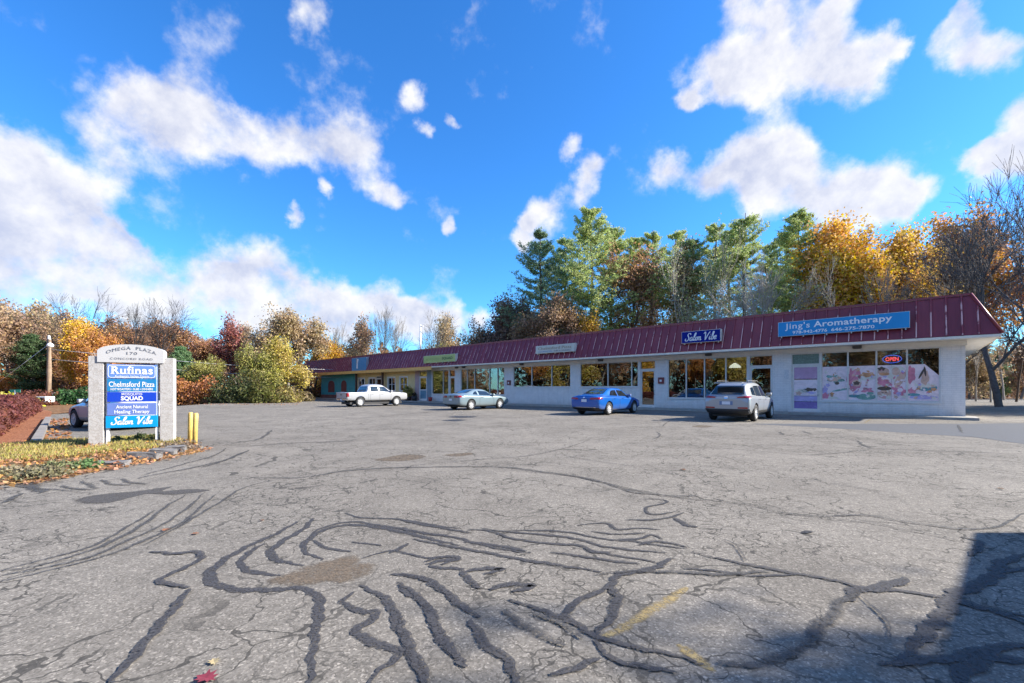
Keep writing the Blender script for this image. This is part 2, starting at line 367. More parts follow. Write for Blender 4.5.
def blotch(bm, pts, z=.004):
    """filled ragged polygon; UV.x: .5 in the middle, 1 at the rim"""
    uvl = bm.loops.layers.uv.verify()
    P = [Vector((p[0], p[1], z)) for p in pts]; Q = []
    r = random.Random(len(pts)); n = len(P)
    for i in range(n):
        p0, p1, p2, p3 = P[i - 1], P[i], P[(i + 1) % n], P[(i + 2) % n]
        for j in range(6):
            t = j / 6
            Q.append(.5 * ((2 * p1) + (p2 - p0) * t + (2 * p0 - 5 * p1 + 4 * p2 - p3) * t * t + (3 * p1 - p0 - 3 * p2 + p3) * t ** 3))
    c = sum(Q, Vector()) / len(Q)
    inner = [bm.verts.new(c + (q - c) * .62) for q in Q]; outer = [bm.verts.new(q) for q in Q]
    m = len(Q)
    f = bm.faces.new(inner)
    for l in f.loops: l[uvl].uv = (.5, 0)
    for i in range(m):
        f = bm.faces.new((inner[i], outer[i], outer[(i + 1) % m], inner[(i + 1) % m]))
        for l, u in zip(f.loops, (.5, 1, 1, .5)): l[uvl].uv = (u, 0)
    bmesh.ops.recalc_face_normals(bm, faces=bm.faces[:])

def text_mesh(txt, size, serif=0.0, bold=0.0, shear=0.0, spacing=1.0, wide=1.0):
    """vertices/faces of the words centred at the origin in x, baseline at y = 0"""
    cu = bpy.data.curves.new('lettering', 'FONT'); cu.body = txt; cu.size = 1.0; cu.align_x = 'CENTER'
    cu.offset = bold; cu.shear = shear; cu.space_character = spacing; cu.resolution_u = 3; cu.fill_mode = 'BOTH'
    o = bpy.data.objects.new('lettering', cu); COL.objects.link(o)
    dg = bpy.context.evaluated_depsgraph_get(); dg.update()
    me = bpy.data.meshes.new_from_object(o.evaluated_get(dg))
    V = [(v.co.x, v.co.y) for v in me.vertices]; Fc = [tuple(p.vertices) for p in me.polygons]
    if serif:                                         # slab serifs at the ends of upright strokes
        ec = {}
        for p in me.polygons:
            for ek in p.edge_keys: ec[ek] = ec.get(ek, 0) + 1
        ys = [v[1] for v in V]; levels = (0.0, .5, .53, .69, .73, max(ys) - bold if ys else .7)
        for (a, b), c in ec.items():
            if c != 1: continue
            (xa, ya), (xb, yb) = V[a], V[b]
            if abs(ya - yb) < .004 and .05 < abs(xa - xb) < .2 and min(abs(ya - bold - l) if l else abs(ya + bold) for l in levels) < .05:
                x0, x1 = min(xa, xb) - serif, max(xa, xb) + serif; y0, y1 = (ya, ya + .055) if ya < .2 else (ya - .055, ya)
                k = len(V); V += [(x0, y0), (x1, y0), (x1, y1), (x0, y1)]; Fc.append((k, k + 1, k + 2, k + 3))
    bpy.data.objects.remove(o); bpy.data.curves.remove(cu); bpy.data.meshes.remove(me)
    return [(x * size * wide, y * size) for x, y in V], Fc
SCRIPT = {
 'S': (.72, [[(.78, .8), (.66, .98), (.42, .97), (.3, .76), (.46, .55), (.58, .32), (.48, .06), (.22, -.02), (.02, .1), (.08, .3)]]),
 'a': (.56, [[(.42, .38), (.25, .45), (.08, .28), (.09, .08), (.22, .0), (.36, .14), (.44, .43), (.40, .1), (.48, 0), (.58, .1)]]),
 'l': (.36, [[(-.02, .1), (.2, .45), (.34, .88), (.26, 1.0), (.15, .8), (.11, .2), (.2, 0), (.36, .12)]]),
 'o': (.48, [[(.3, .45), (.12, .38), (.05, .18), (.15, .0), (.3, .04), (.38, .25), (.3, .43), (.5, .38)]]),
 'n': (.58, [[(.0, .36), (.09, .43), (.07, 0)], [(.08, .2), (.24, .43), (.36, .38), (.35, .1), (.43, 0), (.56, .1)]]),
 'V': (.9, [[(-.06, .8), (.08, .98), (.2, .88), (.28, .3), (.34, -.02), (.52, .4), (.74, .86), (.9, 1.0)]]),
 'i': (.32, [[(0, .12), (.11, .43), (.08, .1), (.17, 0), (.3, .1)], [(.13, .64), (.15, .68)]]),
 'b': (.44, [[(0, .1), (.2, .5), (.3, .9), (.2, 1.0), (.12, .8), (.09, .1), (.2, 0), (.34, .1), (.37, .3), (.25, .42), (.12, .3)]]),
 'e': (.42, [[(.0, .14), (.28, .26), (.32, .4), (.2, .45), (.06, .3), (.08, .08), (.22, 0), (.42, .12)]]),
 ' ': (.3, [])}
def script_mesh(txt, size, width=.11, slant=.28):
    V, Fc = [], []; x0 = 0
    for ch in txt:
        adv, strokes = SCRIPT[ch]
        for st in strokes:
            P = [Vector(p) for p in st]; out = []
            for i in range(len(P) - 1):
                p0, p1, p2, p3 = P[max(i - 1, 0)], P[i], P[i + 1], P[min(i + 2, len(P) - 1)]
                for j in range(5):
                    t = j / 5
                    out.append(.5 * ((2 * p1) + (p2 - p0) * t + (2 * p0 - 5 * p1 + 4 * p2 - p3) * t * t + (3 * p1 - p0 - 3 * p2 + p3) * t ** 3))
            out.append(P[-1]); k = len(V)
            for i, p in enumerate(out):
                t = (out[min(i + 1, len(out) - 1)] - out[max(i - 1, 0)]).normalized()
                nv = Vector((-t.y, t.x)); w = width * (.62 + .55 * abs(t.y)) / 2
                if len(st) == 2: w = width * .6
                for sgn in (1, -1):
                    q = p + nv * w * sgn; V.append(((x0 + q.x + q.y * slant) * size, q.y * size))
            for i in range(len(out) - 1): Fc.append((k + 2 * i, k + 2 * i + 1, k + 2 * i + 3, k + 2 * i + 2))
        x0 += adv
    xs = [v[0] for v in V]; c = (min(xs) + max(xs)) / 2
    return [(x - c, y) for x, y in V], Fc
def fit(tm, w):
    V, Fc = tm; xs = [v[0] for v in V]; k = w / (max(xs) - min(xs)); c = (max(xs) + min(xs)) / 2
    return [((x - c) * k, y) for x, y in V], Fc
def put_text(bm, tm, cx, z, y, flip=False, mi=0, thick=.006):
    """lay words on a plane y = const facing -y (flip: facing +y, mirrored in x)"""
    V, Fc = tm; s = -1 if flip else 1
    vs = [bm.verts.new((cx + s * x, y + (thick if flip else -thick), z + h)) for x, h in V]
    for f in Fc:
        try:
            q = bm.faces.new([vs[i] for i in f]); q.material_index = mi
        except ValueError: pass
    return vs

# ------------------------------------------------------------------ ground
bm = bmesh.new(); bmesh.ops.create_grid(bm, x_segments=60, y_segments=60, size=900)
for v in bm.verts:
    v.co.z = -.03
struct(obj('ground', bm, 'litter'))
LOT = [(-60, -25), (70, -25), (95, 62), (60, 66), (38, 40), (-26, 72), (-34, 52), (-38, 46.5), (-29.5, 46), (-25.0, 24.0), (-17.2, 13.8), (-40, 6)]
bm = bmesh.new(); f = bm.faces.new([bm.verts.new((x, y, 0)) for x, y in LOT])
bmesh.ops.triangulate(bm, faces=[f])
bmesh.ops.recalc_face_normals(bm, faces=bm.faces[:])
lot = struct(obj('parking_lot', bm, 'asphalt'))
if lot.data.polygons[0].normal.z < 0: lot.data.flip_normals()

def seam(bmx, frame, pts, w, seed, **k):
    conv = {'L': lambda x, y: (x / 2, 400 + y / 2), 'R': lambda x, y: (512 + x / 2, 400 + y / 2), 'P': lambda x, y: (x, y), 'S': lambda x, y: (200 + x / 3.365, 480 + y / 3.365), 'T': lambda x, y: (400 + x / 2.93, 450 + y / 2.93), 'U': lambda x, y: (640 + x / 2.667, 500 + y / 2.667)}[frame]
    ribbon(bmx, [gp(*conv(x, y)) for x, y in pts], w, seed=seed, **k)
bm = bmesh.new()
TAR = [
 ('S', [(330, 140), (250, 185), (180, 215), (105, 255), (50, 295), (30, 325), (60, 355), (130, 370), (200, 372), (280, 368), (345, 366), (388, 385), (404, 420), (396, 470), (386, 540), (376, 620), (366, 700)], .082),
 ('S', [(215, 215), (160, 250), (137, 283), (160, 305), (220, 318), (275, 322)], .07),
 ('S', [(382, 128), (350, 165), (280, 205), (238, 245), (262, 270), (320, 285), (352, 288)], .075),
 ('S', [(875, 222), (780, 200), (700, 180), (600, 160), (500, 152), (420, 168), (372, 196), (348, 225), (366, 250), (418, 268)], .075),
 ('S', [(875, 196), (780, 184), (680, 165), (600, 153), (520, 141), (450, 151), (392, 172), (362, 203)], .055),
 ('S', [(875, 164), (800, 155), (720, 140), (640, 131), (540, 127), (488, 111)], .05),
 ('S', [(380, 202), (402, 218), (440, 233), (512, 242)], .05), ('S', [(510, 210), (560, 215), (612, 222)], .045), ('S', [(640, 248), (670, 232), (702, 214)], .06),
 ('S', [(545, 264), (610, 246), (660, 240), (760, 262), (875, 258)], .04), ('S', [(760, 285), (815, 272), (875, 268)], .06), ('S', [(770, 290), (830, 299), (890, 300)], .06),
 ('S', [(522, 378), (480, 413), (528, 438), (590, 450), (562, 486), (526, 506), (560, 540), (620, 558), (664, 582), (640, 620), (590, 655), (560, 695)], .08),
 ('S', [(540, 355), (600, 385), (640, 420), (662, 480), (690, 540), (712, 600), (740, 655), (765, 700)], .072),
 ('S', [(668, 345), (690, 375), (740, 405), (775, 440), (797, 500), (830, 560), (890, 620)], .068),
 ('S', [(640, 320), (720, 325), (790, 350), (830, 385), (880, 428)], .065),
 ('T', [(0, 205), (60, 219), (140, 232), (205, 245)], .05), ('T', [(0, 232), (80, 246), (160, 257), (250, 281), (340, 298), (385, 302)], .055),
 ('T', [(40, 262), (150, 284), (250, 301), (350, 321), (450, 336), (560, 354), (592, 358)], .06), ('T', [(190, 270), (280, 280), (372, 297)], .07),
 ('T', [(200, 235), (260, 238), (330, 260), (430, 275), (520, 280), (570, 298), (640, 311), (740, 328), (782, 338)], .055),
 ('T', [(240, 231), (320, 241), (430, 250), (520, 262), (600, 284), (700, 296), (782, 302)], .05), ('T', [(330, 237), (420, 237), (500, 243), (600, 262), (680, 268), (760, 281), (842, 290)], .045),
 ('T', [(520, 222), (600, 215), (640, 234), (700, 230), (762, 235)], .045), ('T', [(440, 301), (520, 311), (620, 326), (702, 335)], .05), ('T', [(540, 288), (570, 300), (620, 302)], .06),
 ('T', [(660, 205), (740, 206), (800, 196), (832, 184)], .045), ('T', [(806, 200), (838, 220), (872, 226)], .08), ('T', [(715, 145), (762, 145), (782, 155), (722, 170), (740, 190), (812, 181)], .05),
 ('T', [(640, 262), (700, 262), (735, 250), (770, 262)], .045), ('T', [(700, 280), (740, 270), (800, 275), (845, 288)], .05), ('T', [(560, 240), (640, 248), (720, 244)], .04),
 ('T', [(75, 330), (122, 314), (172, 318), (120, 338)], .06), ('T', [(185, 358), (240, 350), (300, 351), (246, 364)], .07), ('T', [(262, 410), (312, 396), (392, 401), (330, 416)], .075), ('T', [(180, 350), (200, 380), (240, 408)], .06),
 ('T', [(0, 365), (60, 376), (120, 410), (180, 455), (212, 482), (238, 490)], .072), ('T', [(205, 500), (255, 575), (318, 620), (345, 690)], .07), ('T', [(0, 395), (40, 420), (80, 465), (110, 530), (150, 590), (195, 640)], .065), ('T', [(0, 490), (20, 560), (50, 620), (80, 700)], .075),
 ('T', [(320, 440), (380, 460), (450, 484), (520, 515), (570, 546), (640, 569), (740, 590), (830, 610), (890, 632)], .055),
 ('T', [(800, 318), (740, 349), (680, 359), (632, 374), (621, 400), (636, 440), (620, 490), (575, 545)], .085), ('T', [(620, 400), (560, 428), (502, 458), (491, 488), (520, 510)], .06),
 ('T', [(570, 558), (592, 590), (640, 620), (720, 640), (810, 652)], .045), ('T', [(440, 660), (520, 640), (585, 612)], .055),
 ('U', [(140, 140), (220, 160), (320, 180), (420, 199), (520, 216), (600, 239), (700, 245), (800, 261), (900, 290), (1060, 316)], .055),
 ('U', [(110, 185), (200, 190), (300, 204), (420, 200)], .035), ('U', [(560, 272), (575, 243), (640, 235), (715, 211)], .1),
 ('U', [(1060, 142), (970, 166), (947, 200), (900, 230), (842, 252), (820, 290), (780, 340), (740, 382), (690, 436)], .11),
 ('U', [(1060, 388), (920, 401), (850, 420), (760, 431), (640, 442)], .075), ('U', [(940, 195), (1000, 190), (1060, 180)], .06), ('U', [(830, 262), (920, 291), (980, 311), (1060, 345)], .08), ('U', [(1060, 436), (950, 426), (880, 446), (845, 500)], .09), ('U', [(860, 100), (905, 112), (900, 135), (880, 150)], .06),
 ('L', [(300, 305), (350, 308), (396, 305), (402, 318), (375, 335), (335, 352), (322, 366), (380, 376)], .07), ('L', [(376, 380), (362, 402), (330, 440), (280, 500), (222, 570)], .07),
]
for i, (fr, pts, w) in enumerate(TAR): seam(bm, fr, pts, w * .86, i, jit=.24, z=.0040 + i * .00009, step=.03)
struct(obj('crack_sealant', bm, 'tar', lot))
bm = bmesh.new()
WORN = [
 ('L', [(430, 190), (370, 242), (290, 282), (200, 316), (100, 342), (-10, 368)], .055),
 ('L', [(410, 186), (350, 236), (270, 276), (180, 316), (90, 336), (-10, 354)], .06),
 ('L', [(372, 190), (330, 217), (260, 267), (180, 302), (80, 332), (-10, 346)], .06),
 ('L', [(310, 222), (255, 255), (200, 287), (120, 312), (-10, 346)], .055),
 ('L', [(560, 158), (490, 176), (430, 212), (370, 247), (290, 292)], .05),
 ('L', [(500, 100), (450, 121), (380, 137), (300, 152), (275, 158)], .09),
 ('L', [(452, 97), (430, 111), (360, 131), (290, 150)], .07), ('L', [(492, 103), (440, 125), (400, 136)], .07),
 ('L', [(60, 163), (72, 178), (84, 187)], .16), ('L', [(12, 206), (40, 188)], .1), ('L', [(0, 168), (60, 176), (150, 183)], .06),
 ('L', [(163, 163), (185, 174), (200, 177)], .08), ('L', [(205, 160), (228, 170), (262, 171)], .08),
 ('L', [(240, 158), (262, 166), (300, 168)], .08), ('L', [(120, 172), (150, 178), (190, 180)], .07),
 ('P', [(250, 478), (300, 478), (350, 471), (400, 468), (487, 467), (518, 469), (550, 473), (581, 478), (608, 484), (636, 493), (700, 497)], .09),
 ('P', [(512, 470), (577, 477), (642, 492), (697, 500), (720, 501)], .06),
 ('U', [(575, 240), (540, 275), (500, 330), (450, 370), (380, 420), (300, 440), (210, 440)], .10), ('T', [(300, 470), (360, 510), (420, 545), (475, 582)], .07), ('U', [(180, 0), (290, 14), (380, 35), (480, 45), (600, 42), (680, 55), (780, 70), (870, 80), (960, 70), (1030, 34)], .045), ('U', [(480, 50), (600, 60), (700, 80), (760, 90), (850, 112)], .03), ('U', [(580, 250), (620, 290), (660, 330), (672, 372)], .025),
 ('L', [(545, 60), (520, 78), (480, 85), (445, 92)], .1), ('P', [(240, 447), (300, 443), (360, 441)], .12),
 ('R', [(160, 350), (300, 345), (420, 350), (520, 345)], .06), ('R', [(40, 430), (100, 450), (140, 480)], .06),
 ('P', [(400, 468), (430, 464), (480, 460), (530, 456), (570, 447), (590, 440)], .05),
]
for i, (fr, pts, w) in enumerate(WORN): seam(bm, fr, pts, w, 100 + i, jit=.3, z=.009 + i * .00012)
# thin dark edge cracks farther out
for i, (pts, w) in enumerate([
    ([(856, 440), (865, 446), (880, 449), (960, 452), (1040, 455)], .09), ([(780, 432), (783, 435)], .12), ([(800, 431), (812, 434)], .09),
    ([(662, 427), (668, 422), (675, 419)], .06), ([(652, 440), (660, 436), (657, 432)], .06), ([(958, 425), (962, 433)], .08),
    ([(690, 447), (740, 450), (800, 455), (830, 454), (870, 450)], .05), ([(800, 480), (840, 485), (880, 492)], .035), ([(560, 455), (600, 462), (660, 470)], .04),
    ([(350, 419), (380, 417), (410, 414), (440, 411)], .12), ([(250, 417), (290, 416), (320, 415)], .1), ([(720, 540), (735, 545), (745, 562)], .03)]):
    ribbon(bm, [gp(*p) for p in pts], w, z=.0115 + i * .00015, seed=300 + i, jit=.35)
struct(obj('worn_sealant', bm, 'tarworn', lot))
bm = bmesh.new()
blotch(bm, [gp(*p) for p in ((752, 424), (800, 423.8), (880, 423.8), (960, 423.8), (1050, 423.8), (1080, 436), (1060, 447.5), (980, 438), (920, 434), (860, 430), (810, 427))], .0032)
struct(obj('dark_wedge', bm, 'patch', lot))  # darker blue-grey wedge on the lot near the right end of the shops
bm = bmesh.new()
blotch(bm, [gp(*p) for p in ((70, 499), (102, 494), (136, 491), (174, 486), (164, 491), (191, 489), (216, 490), (184, 494.5), (150, 494), (130, 498), (102, 504.5), (78, 504))], .0034)
struct(obj('dark_patch', bm, 'patchd', lot))
bm = bmesh.new()
for pts in ([(200 + x / 3.365, 480 + y / 3.365) for x, y in ((180, 345), (250, 322), (330, 292), (420, 268), (540, 243), (556, 265), (625, 290), (580, 325), (500, 352), (420, 350), (350, 366), (220, 362))],
            ((370, 461), (385, 457), (405, 454), (425, 455), (428, 458), (400, 462)), ((442, 455), (470, 452.5), (475, 454.5), (455, 457)), ((690, 426.5), (700, 425), (715, 426), (705, 428))):
    blotch(bm, [gp(*p) for p in pts], .0038)
struct(obj('crumbled_asphalt', bm, 'pothole', lot))
bm = bmesh.new()
for pts in (((446, 417), (458, 416), (478, 416.3), (474, 417.6), (458, 418)), ((440, 420.5), (455, 419.5), (468, 420), (455, 421.5)), ((800, 533), (806, 531), (814, 532.5), (806, 534.5))):
    blotch(bm, [gp(*p) for p in pts], .008)
struct(obj('oil_stain', bm, 'oil', lot))
bm = bmesh.new()
for a, b, w in (((602, 640), (688, 588), .10), ((676, 645), (716, 672), .10)):
    ribbon(bm, [gp(*a), gp(*b)], w, z=.0028, jit=.12, seed=7)
for s in (3.2, 5.9, 8.7, 11.5, 14.3, 17.1, 19.9, 22.7, 25.5, 28.3, 31.1, 33.9, 36.7):
    ribbon(bm, [sd(s, 1.6), sd(s, 6.4)], .09, z=.0028, jit=.1, seed=int(s), wf=lambda t: .75)
for u in (848, 938): ribbon(bm, [sd(fs(u, 1.35), 1.3), sd(fs(u, 1.35) + .1, 1.75)], .16, z=.009, seed=3)
struct(obj('worn_yellow_line', bm, 'yline', lot))
# pavement along the shops
bm = bmesh.new()
box(bm, -.35, 66.2, -.3, 1.25, -.02, .12, bev=.015)
box(bm, 66.2, 78, -1.5, 1.6, -.02, .15, bev=.02)
struct(obj('pavement', bm, 'concrete', rot=(0, 0, BANG), loc=CORNER))

# ------------------------------------------------------------------ the plaza
plaza = thing('shop_building', 'long single storey shop plaza with maroon metal mansard roof and white brick front', 'building', CORNER, BANG)
ZH = 3.36
OPEN = []     # s0, s1, z0, z1 of every opening
s_ = lambda u: fs(u)
wins = []     # (s0, s1, z0, z1, mullion s list, transom z list, style)
wins.append((s_(940.6), s_(821), .74, ZH, [s_(907), s_(876.4), s_(847.8)], [], 'poster'))
wins.append((s_(747.5), s_(667.8), .78, ZH, [s_(725.7), s_(704.3), s_(686)], [], 'salon'))
wins.append((s_(638.2), s_(580), 1.54, ZH, [s_(631.5), s_(607.7)], [], 'pizza'))
wins.append((s_(570.5), s_(513.3), 1.55, ZH, [s_(551.5), s_(531.6)], [], 'shelf'))
wins.append((s_(504.3), s_(460.8), .85, ZH, [s_(497.4), s_(489.3), s_(474.4), s_(467)], [], 'papered'))
wins.append((s_(448.5), s_(432), .85, ZH, [s_(443)], [], 'paper2'))
wins.append((s_(407.3), s_(400), 1.2, 2.75, [(s_(407.3) + s_(400)) / 2], [1.95], 'dark'))
wins.append((s_(395), s_(388), 1.2, 2.75, [(s_(395) + s_(388)) / 2], [1.95], 'dark'))
wins.append((s_(375.2), s_(369), 1.3, 2.75, [(s_(375.2) + s_(369)) / 2], [1.95], 'dark'))
wins.append((s_(364.3), s_(358.5), 1.3, 2.75, [(s_(364.3) + s_(358.5)) / 2], [1.95], 'dark'))
doors = []    # s0, s1, ztop, transom, kind
doors.append((s_(820.2), s_(791), 2.68, True, 'poster'))
doors.append((s_(773), s_(749), 2.68, True, 'glass'))
doors.append((s_(655.5), s_(640), 2.70, True, 'glass'))
doors.append((s_(455), s_(449.3), 2.6, True, 'glass'))
doors.append((s_(426.8), s_(419), 2.7, True, 'blue'))
doors.append((s_(381.3), s_(376), 2.7, True, 'dark'))
OPEN = [(w[0], w[1], w[2], w[3]) for w in wins] + [(d[0], d[1], .12, ZH if d[0] < 41 else 3.0) for d in doors]
def wall_piece(name, mat, s0, s1, z0, z1, parent=plaza, d0=-.25, d1=0.0):
    ops = sorted([o for o in OPEN if o[0] < s1 - .01 and o[1] > s0 + .01]); bm = bmesh.new()
    cur = s0
    for o in ops:
        if o[0] > cur + .002: box(bm, cur, o[0], d0, d1, z0, z1)
        a, b = max(o[0], s0), min(o[1], s1)
        if o[2] > z0 + .01: box(bm, a, b, d0, d1, z0, min(o[2], z1))
        if o[3] < z1 - .01: box(bm, a, b, d0, d1, max(o[3], z0), z1)
        cur = max(cur, b)
    if cur < s1 - .002: box(bm, cur, s1, d0, d1, z0, z1)
    return obj(name, bm, mat, parent)
YS = s_(415); TS = s_(355.6); ES = s_(321.2)
w = wall_piece('wall', 'wwall', 0, s_(431.5), .02, 4.0)
bm = bmesh.new(); bm.from_mesh(w.data)
box(bm, .0, .25, -14, -.252, .02, 4.0); box(bm, .25, ES - .25, -14, -13.75, .02, 4.0); box(bm, ES - .25, ES, -14, -.252, .02, 4.0)
bm.to_mesh(w.data); bm.free()
wall_piece('grey_wall_panel', M('slate_panel', (.22, .29, .33), .6, .15, 2), s_(431.5) + .002, s_(427), .02, 3.6)
wall_piece('pink_pier', M('pink_pier', (.52, .36, .36), .7, .15, 2), s_(427) + .002, YS, .02, 3.6)
wall_piece('yellow_wall', 'yellow', YS + .002, TS, .62, 3.6)
wall_piece('brick_base', 'rbrick', YS + .002, TS, .02, .618, d1=.03)
wall_piece('teal_wall', 'teal', TS + .002, ES, .62, 3.6)
wall_piece('brick_base', 'rbrick', TS + .002, ES, .02, .618, d1=.03)
for u0, u1 in ((328.2, 334.6), (341.2, 346.6)):
    s0, s1 = fs(u1), fs(u0); c, r = (s0 + s1) / 2, (s1 - s0) / 2; bm = bmesh.new()
    pts = [(s0, .95), (s1, .95)] + [(c + r * math.cos(t), 2.05 + .55 * math.sin(t)) for t in [i * math.pi / 10 for i in range(11)]]
    vs = [bm.verts.new((x, .012, z)) for x, z in pts]; bm.faces.new(vs)
    vb = [bm.verts.new((x, .002, z)) for x, z in pts]
    for i in range(len(pts)): bm.faces.new((vs[i], vs[i - 1], vb[i - 1], vb[i]))
    obj('painted_panel', bm, M('dull_red_paint', (.20, .055, .05), .7, .3, 3), plaza)
# interior shell
bm = bmesh.new()
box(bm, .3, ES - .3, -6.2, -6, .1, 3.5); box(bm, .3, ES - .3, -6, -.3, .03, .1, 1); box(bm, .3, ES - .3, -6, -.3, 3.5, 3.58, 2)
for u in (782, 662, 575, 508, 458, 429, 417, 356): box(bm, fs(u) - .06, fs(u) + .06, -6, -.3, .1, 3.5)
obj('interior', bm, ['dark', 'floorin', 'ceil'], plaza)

# windows and doors
for s0, s1, z0, z1, mul, tr, kind in wins:
    bm = bmesh.new(); t = .055; f0, f1 = -.14, -.03
    box(bm, s0, s0 + t, f0, f1, z0, z1); box(bm, s1 - t, s1, f0, f1, z0, z1)
    box(bm, s0 + t, s1 - t, f0, f1, z0, z0 + t); box(bm, s0 + t, s1 - t, f0, f1, z1 - t, z1)
    for x in mul: box(bm, x - .035, x + .035, f0 + .004, f1 + .006, z0 + t, z1 - t)
    for zt in tr: box(bm, s0 + t, s1 - t, f0 + .002, f1 - .004, zt - .025, zt + .025)
    box(bm, s0 - .04, s1 + .04, -.02, .05, z0 - .07, z0 - .002)           # sill
    if kind == 'dark':                                                   # white casing
        box(bm, s0 - .12, s0 - .002, .002, .03, z0, z1); box(bm, s1 + .002, s1 + .12, .002, .03, z0, z1); box(bm, s0 - .12, s1 + .12, .002, .03, z1 + .002, z1 + .14)
    win = obj('window', bm, 'white' if kind == 'dark' else 'frame', plaza)
    bm = bmesh.new(); box(bm, s0 + t, s1 - t, -.095, -.085, z0 + t, z1 - t)
    obj('pane', bm, 'glass', win)
    if kind == 'papered':
        bm = bmesh.new(); box(bm, s0 + .06, s1 - .06, -.17, -.16, z0 + .5, z1 - .06)
        obj('window_paper', bm, M('tan_paper', (.30, .29, .2), .8, .12, .8), win)
        bm = bmesh.new(); box(bm, s0 + .06, s1 - .06, -.16, -.15, z0 + .06, z0 + .45)
        obj('window_paper', bm, M('grey_board', (.22, .24, .24), .8, .2, 1), win)
    if kind == 'paper2':
        bm = bmesh.new(); box(bm, s0 + .06, s1 - .06, -.22, -.21, z0 + .06, z1 - .5)
        obj('window_paper', bm, M('pale_paper', (.52, .50, .42), .8, .15, 1.2), win)
        bm = bmesh.new(); box(bm, s0 + .5, s0 + 1.5, -.2, -.19, 1.7, 2.5); box(bm, s0 + 1.9, s1 - .6, -.2, -.19, 1.7, 2.5)
        obj('window_paper', bm, M('grey_poster', (.2, .2, .19), .8, .3, 3), win)
def poster_mat(n, c, v):
    m, nt, out = nodes('poster_' + n); q = coord(nt); f = noise(nt, q, 2.4, 4, .65, 1.2).outputs[0]
    principled(nt, out, ramp(nt, f, [(.3, tuple(x * (1 - v) for x in c)), (.5, c), (.62, tuple(min(1, x * (1 + v * .5)) for x in c)), (.72, tuple(min(1, x * .6 + .3) for x in c))]), .4); return m
PINK = [poster_mat(n, c, v) for n, c, v in (('pale', (.86, .70, .71), .2), ('rose', (.66, .22, .30), .35), ('green', (.18, .34, .28), .4),
        ('skin', (.66, .42, .32), .25), ('teal', (.12, .30, .32), .3), ('cream', (.72, .66, .56), .15), ('dark', (.10, .07, .05), .3), ('orange', (.62, .30, .14), .3), ('lilac', (.48, .40, .66), .25), ('purple', (.26, .17, .42), .2), ('mauve', (.50, .30, .45), .15))]
def disc(bm, cx, cz, rx, rz, y, mi, n=18, rot=0, wob=0.0, seed=0):
    r = random.Random(seed); vs = []
    for i in range(n):
        t = 2 * math.pi * i / n; k = 1 + wob * math.sin(5 * t + seed) + wob * r.uniform(-.5, .5)
        x, z = math.cos(t) * rx * k, math.sin(t) * rz * k
        vs.append(bm.verts.new((cx + x * math.cos(rot) - z * math.sin(rot), y, cz + x * math.sin(rot) + z * math.cos(rot))))
    bm.faces.new(vs).material_index = mi
win = [o for o in plaza.children if o.name.startswith('window')][0]
sW = [wins[0][0] + .055] + wins[0][4] + [wins[0][1] - .055]
zb, zt = .80, 2.57; yf = -.075
panels = [(sW[0] + .0, sW[1] - .037, 0), (sW[1] + .037, (sW[1] + sW[2]) / 2, 1), ((sW[1] + sW[2]) / 2 + .01, sW[2] - .037, 2), (sW[2] + .037, sW[3] - .037, 3), (sW[3] + .037, sW[4], 4)]
